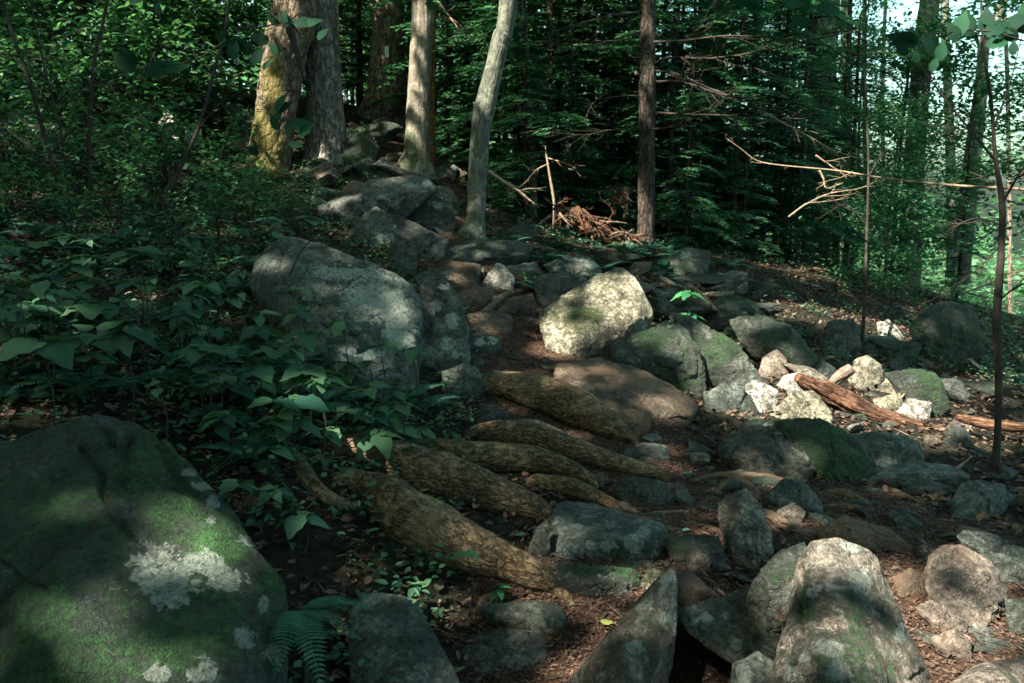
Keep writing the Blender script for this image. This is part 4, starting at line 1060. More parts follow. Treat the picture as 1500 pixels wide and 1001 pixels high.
# saplings near the viewer
trunk("dark crooked sapling with fine bare twigs at the right edge, nearest the viewer", [(1457, 690, 7), (1461, 640, 5), (1463, 560, 5), (1460, 470, 6), (1466, 380, 5), (1468, 300, 4.5), (1458, 230, 3), (1452, 150, 2.4), (1440, 60, 1.8)], 4.7, 'twig_dark', K=12, n=80, top=1.5, crown=False, name='sapling', cat='sapling', sink=.1,
      boughs=[([(1467, 300), (1500, 245, 4.6), (1540, 200, 4.5)], .009, 6, .35), ([(1462, 240), (1400, 165, 4.7), (1350, 100, 4.8), (1310, 50, 4.9)], .008, 10, .4),
              ([(1464, 440), (1490, 420, 4.6), (1530, 400, 4.5)], .006, 6, .3), ([(1466, 330), (1430, 320, 4.7), (1390, 335, 4.8)], .005, 6, .3),
              ([(1455, 190), (1480, 120, 4.6), (1500, 40, 4.6)], .006, 7, .35), ([(1464, 520), (1485, 505, 4.7), (1510, 470, 4.7)], .005, 5, .3),
              ([(1466, 360), (1425, 400, 4.8), (1380, 430, 5)], .004, 7, .3), ([(1467, 290), (1500, 300, 4.7), (1540, 290, 4.6)], .004, 7, .3), ([(1456, 210), (1420, 190, 4.7), (1370, 200, 4.8)], .005, 8, .35)])
trunk("thin straight sapling on the shaded slope, above the small log", [(1262, 520, 3.2), (1267, 430, 2.6), (1270, 330, 2.1), (1272, 240, 1.6), (1268, 120, 1.1)], 7.4, 'twig_dark', K=8, n=50, top=2, crown=False, name='sapling', cat='sapling', sink=.1,
      boughs=[([(1270, 330), (1240, 300, 7.4), (1215, 310, 7.3)], .006, 6, .4), ([(1271, 260), (1300, 220, 7.4), (1340, 210, 7.3)], .006, 7, .4)])
for lb, pts, d in [("dark curved sapling stem at the far left", [(98, 300, 4), (80, 250, 3.5), (60, 180, 3.2), (40, 110, 3), (15, 40, 2.6)], 7.2),
                   ("dark upright sapling stem second from left, bending right at the top", [(136, 300, 4), (130, 220, 3.5), (133, 150, 3.2), (140, 80, 2.8), (157, 0, 2.4)], 7.4),
                   ("dark slanting sapling stem leading up to the broad blurry leaves", [(243, 285, 5), (262, 250, 3.6), (290, 190, 3), (312, 110, 2.6), (332, 30, 2.2)], 6.8),
                   ("thin dark stem between the two left saplings", [(112, 285, 2.4), (95, 230, 2), (85, 170, 1.8), (70, 120, 1.5)], 7.1)]:
    trunk(lb, pts, d, 'twig_dark', K=8, n=50, top=2, crown=False, name='sapling', cat='sapling', sink=.15,
          boughs=[([(pts[2][0], pts[2][1], d), (pts[2][0] + 35, pts[2][1] - 40, d - .1), (pts[2][0] + 80, pts[2][1] - 60, d - .2)], .007, 8, .5),
                  ([(pts[3][0], pts[3][1], d), (pts[3][0] - 30, pts[3][1] - 35, d), (pts[3][0] - 50, pts[3][1] - 60, d)], .006, 7, .45)])
trunk("small bare dead tree with pale drooping twigs left of the root mound", [(781, 260, 6), (778, 200, 5), (775, 140, 4.5), (770, 70, 4)], 11.5, 'bark_smooth', K=12, n=50, top=2, crown=False, name='dead_tree', sink=.9,
      boughs=[([(775, 150), (790, 130, 11.3), (812, 122, 11.2)], .012, 6, .4, 'twig_pale'), ([(777, 190), (755, 170, 11.4), (742, 172, 11.4)], .01, 6, .4, 'twig_pale')])
trunk("dead pale stick tree with drooping forks above the root mound", [(812, 300, 2.2), (806, 262, 1.8), (800, 226, 1.2)], 10.4, 'twig_pale', K=8, n=24, top=.1, crown=False, name='dead_tree', cat='dead tree', sink=.3,
      boughs=[([(803, 232), (830, 240, 10.3), (842, 246, 10.3)], .01, 6, .3, 'twig_pale'), ([(804, 240), (785, 250, 10.4), (768, 270, 10.4)], .01, 6, .3, 'twig_pale')])

# dead branches caught in the air at the right, lit by the sun
def branch_thing(label, pts, r0, d, nt, tl, mat='twig_pale', name='dead_branch', cat='branch', seed=3, up=0):
    q = np.array([[*P(e[0], e[1], e[2] if len(e) > 2 else d), r0 * (1 - 0.75 * i / (len(pts) - 1))] for i, e in enumerate(pts)])
    org = q[:, :3].mean(0)
    o = link(name, tubes_mesh(name, bough(q, nt, seed, tl=tl, up=up, n=30), M[mat], org), org)
    return meta(o, label, cat)
branch_thing("long bare branch reaching in from the right with a brightly lit tip", [(1560, 290, 5), (1500, 278, 5.4), (1400, 272, 6), (1300, 262, 6.6), (1225, 250, 7.1), (1150, 243, 7.4), (1110, 236, 7.5), (1085, 218, 7.5), (1066, 204, 7.5)], .011, 7, 9, .3)
branch_thing("forked sunlit twig hanging at the tip of the long bare branch", [(1195, 228), (1215, 242), (1230, 252), (1240, 260)], .010, 7.4, 5, .25, seed=5)
branch_thing("small lit twig cluster under the long bare branch", [(1200, 250), (1206, 262), (1211, 276), (1235, 268)], .012, 7.4, 6, .22, seed=8)
branch_thing("fine pale dead spray slanting across the thicket", [(1122, 166), (1150, 182), (1185, 200), (1225, 222), (1290, 240)], .009, 8, 16, .5, seed=11)
branch_thing("pale dead branch bending up through the thicket below the lit tip", [(1155, 318), (1180, 300), (1215, 284), (1260, 276), (1290, 262)], .010, 7.8, 9, .35, seed=13)
branch_thing("pale dead twig pointing into the picture at the left edge", [(-20, 76), (20, 80), (60, 83), (97, 84)], .012, 8, 5, .3, seed=14)
branch_thing("thin fallen stick slanting down the left slope", [(0, 182), (30, 205), (55, 225), (80, 243)], .011, 8, 2, .2, seed=15)
branch_thing("grey stick lying over the big leaves at the left edge", [(0, 545, 3.6), (30, 530, 3.6), (62, 513, 3.6)], .004, 3.6, 0, .1, seed=16)
branch_thing("dry grey branch bundle at the right edge above the log", [(1410, 430), (1450, 415), (1480, 400), (1520, 395)], .012, 9, 14, .6, seed=17)
branch_thing("dark stub of broken branch hanging in front of the double trunk", [(424, 40, 6), (430, 62, 6), (438, 90, 6), (446, 116, 6), (457, 119, 6)], .03, 6, 1, .2, 'twig_dark', seed=18)
branch_thing("thin leafy twig crossing in front of the double trunk", [(340, 42, 5.6), (380, 40, 5.7), (412, 34, 5.8), (430, 38, 5.8)], .008, 6, 4, .2, 'twig_dark', seed=19)
branch_thing("pale dead branch leaning beside the leaning tree's foot", [(716, 252), (740, 268), (765, 285), (790, 305)], .03, 10.2, 8, .5, seed=20)
branch_thing("drooping pale dead twigs above the leaning tree", [(640, 0, 12), (655, 20, 11.8), (672, 42, 11.6), (690, 60, 11.5)], .014, 12, 8, .5, seed=21)
branch_thing("dead branch with curled bark strips left of the lit branch", [(1078, 130, 9), (1055, 150, 9), (1035, 172, 9)], .008, 9, 14, .22, seed=22)
branch_thing("thin dark upright stem in front of the slab boulder", [(424, 405, 4.2), (440, 370, 4.2), (462, 345, 4.2), (475, 325, 4.2)], .005, 4.2, 1, .12, 'twig_dark', seed=23)
branch_thing("slim dry stalk left of the roots", [(494, 640, 3.7), (492, 600, 3.7), (494, 560, 3.7), (497, 520, 3.7)], .0035, 3.7, 0, .1, 'twig_dark', seed=24)
branch_thing("little grey stick leaning against the bright white block", [(1302, 604), (1312, 592), (1325, 577)], .026, 5.9, 0, .1, seed=25)
branch_thing("slanting stick on the shaded ground by the right sapling", [(1396, 690), (1410, 680), (1424, 668)], .010, 4.6, 1, .1, seed=26)

# logs
pr = px_line([(1168, 552, 9), (1200, 570, 18), (1240, 590, 20), (1280, 607, 18), (1320, 620, 15), (1360, 630, 12), (1392, 635, 8)], 5.55)
thing_tube("rotten red brown log lying through the sunny pile of stones", pr, 'rotten', 'rotten_log', 'log', n=120, K=40, rough=.42, freq=9, furrow=.25, ell=.8)
thing_tube("short stub of wood propped behind the rotten log", px_line([(1215, 566, 7), (1230, 552, 9), (1247, 540, 8)], 5.7), 'bark_brown', 'log_stub', 'log', n=30, K=16)
thing_tube("weathered log sliver on the sunny ground at the right edge", px_line([(1402, 612, 5), (1440, 620, 8), (1480, 625, 8), (1530, 628, 6)], 5.4), 'rotten', 'fallen_log', 'log', n=60, K=18, rough=.3, furrow=.15)
thing_tube("dark fallen log lying across behind the twin trunks", px_line([(630, 190, 14), (660, 190, 14), (700, 192, 13), (730, 195, 12)], 16.0), 'bark_dark', 'fallen_log', 'log', n=50, K=20, rough=.15)

# root mound (overturned root plate), sunlit
def root_mound(label, u, v, d, w, h, nroots, seed):
    r = random.Random(seed)
    c = P(u, v, d); base = on_ground(c[0], c[1])
    root = empty("root_mound", base); meta(root, label, "root mound")
    S = d / FPX
    pts = []
    for k in range(26):
        a = r.uniform(0, 6.28); e = r.uniform(-.4, 1)
        pts.append(c + np.array([math.cos(a) * w * S * .5 * math.sqrt(max(0, 1 - e * e)), math.sin(a) * w * S * .25, e * h * S * .5 - .1 - (math.cos(a) * .18 * w * S if w > 60 else 0)]))
    vv, ff, cc, rd = hull_rock(pts, 6, .26, 5, seed)
    link("soil_clump", np_mesh("soil_clump", vv - base, ff, M['soil2']), parent=root)
    for k in range(nroots):
        x0 = r.uniform(-.5, .5) * w * S
        p0 = c + np.array([x0, -.22 * w * S * .6, r.uniform(-.3, .45) * h * S - x0 * .3])
        q = [[*p0, r.uniform(.008, .022)]]
        dv = np.array([r.uniform(-.8, 1), -r.uniform(.1, .7), r.uniform(-.5, .5)])
        cur = p0.copy()
        for s in range(4):
            dv = dv + np.array([r.uniform(-.6, .6), r.uniform(-.3, .2), r.uniform(-.6, .4)]); dv /= np.linalg.norm(dv)
            cur = cur + dv * w * S * .09; q.append([*cur, q[0][3] * (1 - .22 * (s + 1))])
        me = tubes_mesh("root", bough(np.array(q), 3, seed + k, tl=.2), M['rotten' if k % 2 else 'rootlet'], base)
        link("root", me, parent=root)
t = NT("red brown crumbling soil")
t.surf(t.ramp(t.noise(20, 10, .8), [(.36, (.02, .01, .006)), (.66, (.26, .14, .085))]), .95, t.bump(t.noise(28, 10, .8), 1, .06)); M['soil2'] = t.m
root_mound("sunlit reddish mound of soil and torn roots left of the straight dark hemlock", 868, 328, 10.4, 125, 50, 36, 3)
root_mound("small sunlit tangle of roots on the shaded slope, right of the hemlock", 1170, 398, 11.5, 40, 36, 12, 9)
root_mound("dim reddish hanging root tangle right above the sunlit mound", 908, 285, 10.9, 40, 34, 6, 12)

# ------------------------------------------------------------------ background trees: a hemlock and a broadleaf, copied
def proto_hemlock(seed, hgt=8.5, nl=62, Lmax=2.4):
    g = np.random.default_rng(seed)
    root = empty("hemlock", (0, 0, 0))
    tr = np.array([[0, 0, -.5, .055], [.03, 0, 2, .045], [0, .05, 5, .03], [0, 0, hgt, .015]])
    link("trunk", tubes_mesh("trunk", [tube(tr, 20, 10, .1, seed)], M['bark_dark'], np.zeros(3)), parent=root)
    limbs = []; P_, A_, N_ = [], [], []
    for i in range(nl):
        z = .35 + (hgt - .6) * (i / nl) ** .9
        az = g.uniform(0, 6.28); L = Lmax * (1 - .75 * z / hgt) * g.uniform(.6, 1.1)
        dr = np.array([math.cos(az), math.sin(az), 0]); sd = np.array([-dr[1], dr[0], 0])
        ri = g.uniform(.0, .35); dp = g.uniform(.3, .55)
        f = lambda t: np.array([0, 0, z]) + dr * L * t + sd * L * .08 * math.sin(t * 4 + az) + np.array([0, 0, (ri * t - dp * t * t) * L])
        limbs.append(tube(np.array([[*f(t), .018 * (1 - t) + .003] for t in (0, .3, .6, 1)]), 7, 4))
        nt = int(L / .085)
        for k in range(nt):
            t = .12 + .88 * k / nt
            s = 1 if k % 2 else -1
            tw = .42 * L * (1 - t) ** .8 + .14; tw *= g.uniform(.6, 1.15)
            b = f(t); td = dr * .62 + sd * s * .8; td = td / np.linalg.norm(td)
            m = max(3, int(tw / .045))
            tt = (np.arange(m) + .5) / m
            pp = b + td * (tw * tt)[:, None]; pp[:, 2] -= .22 * tw * tt ** 2 + g.normal(0, .006, m)
            for s2 in (-1, 1):
                perp = np.array([-td[1], td[0], 0]) * s2
                ax = td * .75 + perp * .8 + np.stack([g.normal(0, .12, m), g.normal(0, .12, m), g.normal(-.12, .14, m)], 1)
                P_.append(pp); A_.append(ax); N_.append(np.stack([g.normal(0, .2, m), g.normal(0, .2, m), np.ones(m)], 1))
    Pp, Aa, Nn_ = map(np.vstack, (P_, A_, N_)); m = len(Pp)
    link("branches", tubes_mesh("branches", limbs, M['twig_dark'], np.zeros(3)), parent=root)
    link("crown", scatter_mesh("crown", Pp, Aa, Nn_, g.uniform(.08, .14, m), g.uniform(.028, .045, m), M['needle']), parent=root)
    return root

def proto_broad(seed, hgt=7, n=6500, mat='understory', spread=1.9, zlo=.8):
    g = np.random.default_rng(seed); r = random.Random(seed)
    root = empty("broadleaf_tree", (0, 0, 0))
    tr = np.array([[0, 0, -.5, .045], [.06, .03, 2, .036], [.15, -.05, 4.5, .025], [.1, 0, hgt, .008]])
    link("trunk", tubes_mesh("trunk", [tube(tr, 20, 8, .1, seed)], M['bark_smooth'], np.zeros(3)), parent=root)
    limbs = []; P_ = []
    nl = 34
    for i in range(nl):
        z = zlo + (hgt - zlo) * i / nl; az = g.uniform(0, 6.28); L = spread * g.uniform(.5, 1.1) * (1 - .4 * z / hgt)
        dr = np.array([math.cos(az), math.sin(az), g.uniform(.0, .5)])
        limbs.append(tube(np.array([[0.1, 0, z, .014], [*(np.array([0.1, 0, z]) + dr * L * .5), .008], [*(np.array([0.1, 0, z + .0]) + dr * L), .002]]), 6, 4))
        m = n // nl
        t = g.uniform(.25, 1.08, m); sp = .10 + .26 * t
        pp = np.array([0.1, 0, z]) + dr * L * t[:, None] + np.stack([g.normal(0, 1, m) * sp, g.normal(0, 1, m) * sp, g.normal(0, .45, m) * sp], 1)
        P_.append(pp)
    Pp = np.vstack(P_); m = len(Pp)
    ax = np.stack([np.cos(g.uniform(0, 6.28, m)), np.sin(g.uniform(0, 6.28, m)), g.normal(-.2, .25, m)], 1)
    nr = np.stack([g.normal(0, .35, m), g.normal(0, .35, m), np.ones(m)], 1)
    link("branches", tubes_mesh("branches", limbs, M['twig_dark'], np.zeros(3)), parent=root)
    link("crown", scatter_mesh("crown", Pp, ax, nr, g.uniform(.08, .14, m), g.uniform(.05, .085, m), M[mat], 'leaf'), parent=root)
    return root

hem = [proto_hemlock(1), proto_hemlock(2, 7.5, 56, 2.1), proto_hemlock(3, 5.0, 48, 1.7)]
bro = [proto_broad(4), proto_broad(5, 8, 7500), proto_broad(6, 5, 5200, 'understory', 1.6, .3)]
used = set()
def bg(kind, i, u, d, s=1.0, label=None, group=None):
    x = (u - 750) / FPX * d / 1.0; y = d * CP
    src = (hem if kind == 'h' else bro)[i]
    loc = (x, y, float(H(x, y)[0]))
    rz = random.uniform(0, 6.28)
    if (kind, i) in used: o = copy_tree(src, loc, rz, s)
    else:
        used.add((kind, i)); o = src; o.location = loc; o.rotation_euler = (0, 0, rz); o.scale = (s,) * 3
    meta(o, label, "tree", group)
for k, (u, d) in enumerate([(640, 17.5), (705, 18), (755, 14), (800, 12.8), (845, 14.5), (890, 13.2), (925, 16), (975, 12.6), (1020, 14.5), (1065, 13), (1110, 15.5), (1160, 14), (1215, 16.5),
                            (1090, 19), (880, 19), (780, 20), (500, 19), (535, 21), (450, 17), (610, 22), (690, 24), (840, 24), (980, 22), (1180, 22), (660, 15.8), (730, 16.5), (1000, 18), (1140, 17.5),
                            (40, 15.5), (330, 17), (210, 17.5), (-60, 13), (120, 19), (270, 22), (400, 24)]):
    bg('h', k % 3, u, d, random.uniform(.85, 1.15), "feathery hemlock " + where(u, d), "hemlocks in the wood behind the trail")
for k, (u, d) in enumerate([(1390, 16), (1525, 15), (1300, 18), (1240, 21), (1130, 24), (1040, 26), (820, 27), (740, 28), (930, 30), (20, 13.5), (90, 14.5), (160, 14),
                            (240, 13.5), (300, 14.5), (350, 14), (130, 22), (440, 28), (580, 29), (1560, 31), (1200, 34), (1280, 40), (520, 23), (670, 20), (905, 21)]):
    bg('b', k % 3, u, d, random.uniform(.85, 1.2), "broadleaf tree " + where(u, d), "broadleaf trees in the wood behind the trail")
def proto_shrub(seed, n=420):
    g = np.random.default_rng(seed)
    root = empty("shrub", (0, 0, 0)); st = []; P_ = []; A_ = []
    for i in range(9):
        az = g.uniform(0, 6.28); L = g.uniform(.7, 1.5); h = g.uniform(.8, 1.7)
        dr = np.array([math.cos(az), math.sin(az), 0]) * L * .5
        q = np.array([[0, 0, -.1, .011], [*(dr * .3 + [0, 0, h * .5]), .008], [*(dr * .8 + [0, 0, h * .85]), .005], [*(dr * 1.5 + [0, 0, h]), .002]])
        st.append(tube(q, 8, 4)); rs = resample(q[:, :3], 30)
        for k in range(n // 9):
            b = rs[g.integers(9, 30)] + g.normal(0, .11, 3); a = g.uniform(0, 6.28)
            P_.append(b); A_.append([math.cos(a), math.sin(a), g.normal(-.2, .2)])
    P_ = np.array(P_); m = len(P_)
    link("stem", tubes_mesh("stem", st, M['twig_dark'], np.zeros(3)), parent=root)
    link("foliage", scatter_mesh("foliage", P_, np.array(A_), np.stack([g.normal(0, .3, m), g.normal(0, .3, m), np.ones(m)], 1), g.uniform(.07, .15, m), g.uniform(.045, .085, m), M['understory' if seed % 2 else 'leaf'], 'leaf'), parent=root)
    return root
shp = [proto_shrub(s) for s in (31, 32, 33)]; shu = set()
for k, (u, d, s_) in enumerate([(20, 9.5, 1), (60, 8.8, .8), (135, 8.6, .7), (240, 8.2, .6), (40, 7.2, .55), (185, 6.9, .45), (330, 9.2, .6), (75, 11, 1.2), (150, 10, 1), (215, 11, 1.1), (265, 9.6, .8), (290, 12, 1.2), (-30, 7.5, .8),
                                (190, 8.6, .6), (120, 12, 1.3), (250, 12.6, 1.3), (340, 12.5, 1.1), (395, 8.8, .4), (10, 12, 1.3), (440, 8.2, .35), (180, 13.5, 1.5), (60, 14, 1.5), (310, 14, 1.4), (0, 6.2, .4), (330, 6.6, .4), (250, 6.0, .38), (120, 6.2, .4), (380, 7.4, .45), (300, 5.4, .3)]):
    x = (u - 750) / FPX * d; y = d * CP; loc = (x, y, float(H(x, y)[0])); rz = random.uniform(0, 6.28)
    i = k % 3
    if i in shu: o = copy_tree(shp[i], loc, rz, s_)
    else: shu.add(i); o = shp[i]; o.location = loc; o.rotation_euler = (0, 0, rz); o.scale = (s_,) * 3
    meta(o, "%s shrub %s" % ("leafy knee high" if s_ < .65 else "leafy waist high" if s_ < 1.05 else "tall leafy", where(u, d + 5).replace(", nearer row", "").replace(", midway back", "")), "shrub", "shrubs on the upper left slope")
for u, d, s_ in [(740, 15.5, .95), (815, 14.2, .9), (862, 13.4, .85), (905, 15.4, 1.0), (962, 14.2, .9), (1005, 13.2, .8), (1045, 15.2, 1.0), (1088, 14.2, .9), (1128, 13.2, .8), (1170, 15.2, .9), (925, 12.6, .7), (690, 16.2, .9), (590, 18.2, 1.0), (540, 18, .9), (1230, 15, .8), (760, 12.2, .55), (835, 12, .5), (1000, 11.4, .45), (1080, 12.2, .5), (1150, 13, .5), (660, 13.8, .5)]:
    bg('h', 2, u, d, s_, "young hemlock " + where(u, d).replace(", nearer row", ""), "young hemlocks behind the trail")
bg('b', 2, 1290, 11.5, .5, "small bushy broadleaf shrub in the gloom of the right slope")
bg('h', 2, 1395, 12, .45, "low dark hemlock shrub behind the right sapling")
bg('h', 2, 770, 11.8, .55, "young hemlock bush left of the root mound")

# far wood: a leafy mass too far to count
n = 230000
fx = rng.uniform(-60, 60, n); fy = rng.uniform(34, 62, n)
gz = H0(fx, fy)
fz = gz + rng.uniform(0, 24, n)
pos = np.stack([fx, fy, fz], 1)
uu, vv_, _ = project(pos)
de = fbm(pos * [.35, .35, .3], 3, 61)
keep = de > -0.35 + np.clip((fx - 0) / 12, 0, 1) * np.clip((fz - gz) / 7 - .15, 0, .92)
pos = pos[keep]; n = len(pos)
me = scatter_mesh("far_wood", pos, rand_dirs(n, .3), rand_up(n, .5), rng.uniform(.35, .6, n), rng.uniform(.22, .36, n), M['far'], 'diamond')
meta(link("far_wood", me), "distant leafy wood closing off the view behind the trees", "wood", kind="stuff")
# ------------------------------------------------------------------ small plants
def leaf_shape(name, prof, mat, serr=0.0, droop=0.22, fold=0.22, n=9):
    ts = np.linspace(0, 1, n); pt = np.array(prof)
    w = np.interp(ts, pt[:, 0], pt[:, 1]); w[0] = w[-1] = 0
    if serr: w = w * (1 + serr * np.where(np.arange(n) % 2, 1, -1)); 
    V = []; F = []
    for i, tt in enumerate(ts):
        z = -droop * tt * tt
        V += [[tt, 0, z], [tt - .04 * (w[i] > 0), w[i], z + fold * w[i] + .02 * math.sin(tt * 19)], [tt - .04 * (w[i] > 0), -w[i], z + fold * w[i] - .02 * math.sin(tt * 17)]]
    for i in range(n - 1):
        a, b = 3 * i, 3 * i + 3
        F += [(a, b, b + 1, a + 1), (a + 2, b + 2, b, a)]
    return np_mesh(name, np.array(V, float), np.array(F), mat)
OV = [(0, 0), (.12, .17), (.32, .27), (.5, .28), (.7, .20), (.88, .08), (1, 0)]
BRD = [(0, 0), (.08, .22), (.3, .38), (.5, .40), (.7, .30), (.9, .10), (1, 0)]
LEAFM = {k: leaf_shape("leaf", OV, M[m], .06) for k, m in (('d', 'leaf'), ('b', 'leaf_bright'), ('f', 'fern'))}
LEAFB = {k: leaf_shape("leaf", BRD, M[m], .08, .15, .12) for k, m in (('d', 'leaf'), ('b', 'leaf_bright'), ('t', 'leaf_top'))}
# a lobed maple-like leaf
def lobed(mat):
    ang = [0, 8, 18, 27, 38, 47, 57, 70, 80, 95, 112, 130, 150, 170]; rad = [1, .88, .80, .68, .84, .80, .62, .66, .60, .52, .50, .42, .28, .08]
    ring = [(r * math.cos(math.radians(a)), r * math.sin(math.radians(a))) for a, r in zip(ang, rad)]
    full = ring + [(x, -y) for x, y in ring[::-1][:-1]]
    V = [[.35, 0, .03]] + [[(x + .35) * .74, y * .74, -.12 * (x * x + y * y)] for x, y in full]
    F = [(0, i, i % (len(full)) + 1) for i in range(1, len(full) + 1)]
    return np_mesh("leaf", np.array(V, float), np.array(F), mat)
LOB = {'t': lobed(M['leaf_top']), 'd': lobed(M['leaf'])}
stem_me = tubes_mesh("stem", [tube(np.array([[0, 0, -.05, .0035], [.02, .01, .5, .0028], [0, 0, 1.0, .002]]), 8, 5)], M['twig_dark'], np.zeros(3))
stem_me2 = tubes_mesh("stem", [tube(np.array([[0, 0, -.05, .0035], [.02, .01, .5, .0028], [0, 0, 1.0, .002]]), 8, 5)], M['leaf'], np.zeros(3))

def frond_mesh(n=20, mat='fern', L=1.0):
    V, F = [], []
    def add(vs, fs):
        o = len(V); V.extend(vs); F.extend([tuple(i + o for i in f) for f in fs])
    def curve(t): return np.array([t * .92, 0, .38 * t - .62 * t * t])
    for i in range(12):
        a, b = curve(i / 12), curve((i + 1) / 12); w = .006
        add([a + [0, w, 0], a - [0, w, 0], b - [0, w, 0], b + [0, w, 0]], [(0, 1, 2, 3)])
    for i in range(n):
        t = .14 + .84 * i / n; c = curve(t)
        l = .24 * math.sin(math.pi * min(1, (t * .80 + .16))) ** .8 * (1.05 - t * .55)
        for s in (1, -1):
            tip = c + np.array([.30 * l, s * l, -.10 * l - random.uniform(0, .02)]); w = .024
            m = (c * .45 + tip * .55) + [0, 0, .01]
            add([c - [w * .7, 0, 0], m - [w, 0, 0], tip, m + [w, 0, 0], c + [w * .7, 0, 0]], [(0, 1, 3, 4), (1, 2, 3)])
    me = np_mesh("frond", np.array(V), [f for f in F], M[mat], False)
    return me
FROND = frond_mesh()
ROCKS = [(np.array(o.location[:2]), max(o.dimensions.x, o.dimensions.y) * .42) for o in COL.objects if o.get("category") in ("rock", "boulder", "stone")]
def free(x, y):
    for c, r in ROCKS:
        if (x - c[0]) ** 2 + (y - c[1]) ** 2 < r * r: return False
    return True

def plant(u, v, f, size, nleaf, label, group=None, kind='palm', col='d', tilt=0.0, name='woodland_plant', cat='plant', yaw=None, d=None, base=None, tiers=1, hh=None):
    r = random
    if base is None:
        d = d or gd(u, v) * f
        p = P(u, v, d); z0 = float(H(p[0], p[1])[0]); h = max(.04, p[2] - z0); x, y = p[0], p[1]
    else: x, y, z0 = base; h = hh
    root = empty(name, (x, y, z0)); meta(root, label, cat, group)
    st = link("stem", stem_me if col == 'd' else stem_me2, parent=root); st.scale = (1.0, 1.0, h)
    LM = LEAFM if kind == 'palm' else LEAFB
    for tr_ in range(tiers):
        hz = h * (1 - .3 * tr_)
        y0 = yaw if yaw is not None else r.uniform(0, 6.28)
        for k in range(nleaf):
            lf = link("leaf", LM.get(col, LM['d']), (0, 0, hz + r.uniform(-.01, .01)), root)
            a = y0 + tr_ * .9 + k * 2 * math.pi / nleaf + r.uniform(-.25, .25)
            s = size * r.uniform(.75, 1.15)
            lf.scale = (s, s * r.uniform(.85, 1.15), s)
            lf.rotation_euler = (r.uniform(-.3, .3) + tilt, r.uniform(-.1, .35), a)
    return root

def fern(u, v, size, nf, label, group=None, yaw=None, spread=6.28, base=None, d=None, lift=(.1, .6)):
    if base is None:
        d = d or gd(u, v); p = P(u, v, d); z0 = float(H(p[0], p[1])[0]); base = (p[0], p[1], z0)
    root = empty("fern", base); meta(root, label, "fern", group)
    y0 = random.uniform(0, 6.28) if yaw is None else yaw
    for k in range(nf):
        fr = link("frond", FROND, (0, 0, .0), root)
        s = size * random.uniform(.7, 1.1); fr.scale = (s, s * .9, s)
        fr.rotation_euler = (random.uniform(-.25, .25), -random.uniform(*lift), y0 + (k - (nf - 1) / 2) * spread / nf + random.uniform(-.2, .2))
    return root

# the plants one can pick out
plant(180, 487, .72, .20, 6, "large leafed plant spreading flat at the far left, biggest leaves on the slope", kind='palm')
plant(60, 500, .72, .19, 5, "broad low plant at the left edge beside the biggest leaves", kind='palm')
plant(285, 548, .86, .10, 3, "three leafed plant with the middle leaf pointing up, left of centre slope", kind='broad')
plant(330, 606, .88, .12, 5, "five leafed plant just above the corner boulder's right shoulder", kind='palm')
plant(345, 710, .93, .11, 6, "plant with toothed leaves at the right rim of the corner boulder", kind='palm')
plant(400, 716, .93, .09, 5, "toothed plant left of the crooked bare root", kind='palm')
plant(440, 755, .93, .11, 4, "plant with long drooping leaves below the crooked bare root", kind='palm')
plant(232, 565, .85, .08, 3, "three small leaves left of the three leafed plant", kind='broad')
plant(95, 345, .85, .14, 4, "plant with long slanting leaves in the dark left slope", kind='palm')
plant(105, 430, .85, .15, 4, "plant with pointed leaves above the biggest leaves", kind='palm')
plant(355, 398, .85, .11, 5, "plant in front of the slab boulder's left end", kind='palm')
plant(415, 420, .85, .12, 4, "plant whose leaf lies over the slab boulder's lower left", kind='palm')
plant(320, 440, .85, .12, 5, "leafy plant between the dark slope and the slab boulder", kind='palm')
plant(375, 560, .88, .09, 4, "small plant under the ferns below the slab boulder", kind='palm')
plant(1008, 430, .96, .17, 6, "glowing green seedling standing in a sunbeam on the mossy ridge", col='b', d=6.3, tiers=2, name='seedling', cat='seedling')
plant(1082, 508, .96, .09, 5, "small green seedling above the rounded tan stone", col='b', name='seedling', cat='seedling', tiers=2)
plant(1168, 486, .96, .10, 5, "spreading seedling at the right end of the low mossy slab", col='b', name='seedling', cat='seedling')
plant(684, 812, .97, .05, 5, "tiny pale plant growing on the thickest root", kind='broad', d=2.85)
plant(730, 862, .97, .05, 5, "small bright plant under the thickest root", col='b')
plant(790, 780, .97, .035, 2, "tiny two leafed sprout by the end of the second thick root", kind='broad')
plant(480, 672, .97, .045, 2, "single round leafed sprout at the start of the second thick root", kind='broad', d=3.3)
plant(68, 733, .97, .045, 3, "pair of rounded leaves lying on the corner boulder", kind='broad', d=1.98) if False else None
fern(432, 890, .27, 5, "large blue green fern at the right foot of the corner boulder", base=tuple(P(438, 893, 2.3)), yaw=-.8, spread=2.2, lift=(-.15, .35))
_fb = P(438, 893, 2.3); _h = _fb[2] - H(_fb[0], _fb[1])[0]
_fo = [o for o in COL.objects if o.name.startswith("fern") and o.parent is None][-1]
link("stalk", tubes_mesh("stalk", [tube(np.array([[0, 0, .02, .007], [.01, 0, -_h * .5, .009], [0, 0, -_h - .05, .012]]), 8, 6)], M['twig_dark'], np.zeros(3)), parent=_fo)
fern(420, 470, .30, 7, "fern with fine fronds under the slab boulder's left half", d=4.2)
fern(480, 500, .32, 7, "fern arching under the slab boulder's dark undercut", d=4.1)
fern(440, 540, .36, 6, "fern with a long pale frond pointing right below the slab boulder", d=3.9, yaw=0, spread=3)
fern(300, 520, .32, 6, "dark fern in the hollow left of the long pale frond", d=4.0)
fern(560, 470, .22, 5, "small fern growing out over the slab boulder's lower edge", d=4.2)
fern(60, 340, .4, 6, "fern with a broad upright frond at the far left", d=6.5)
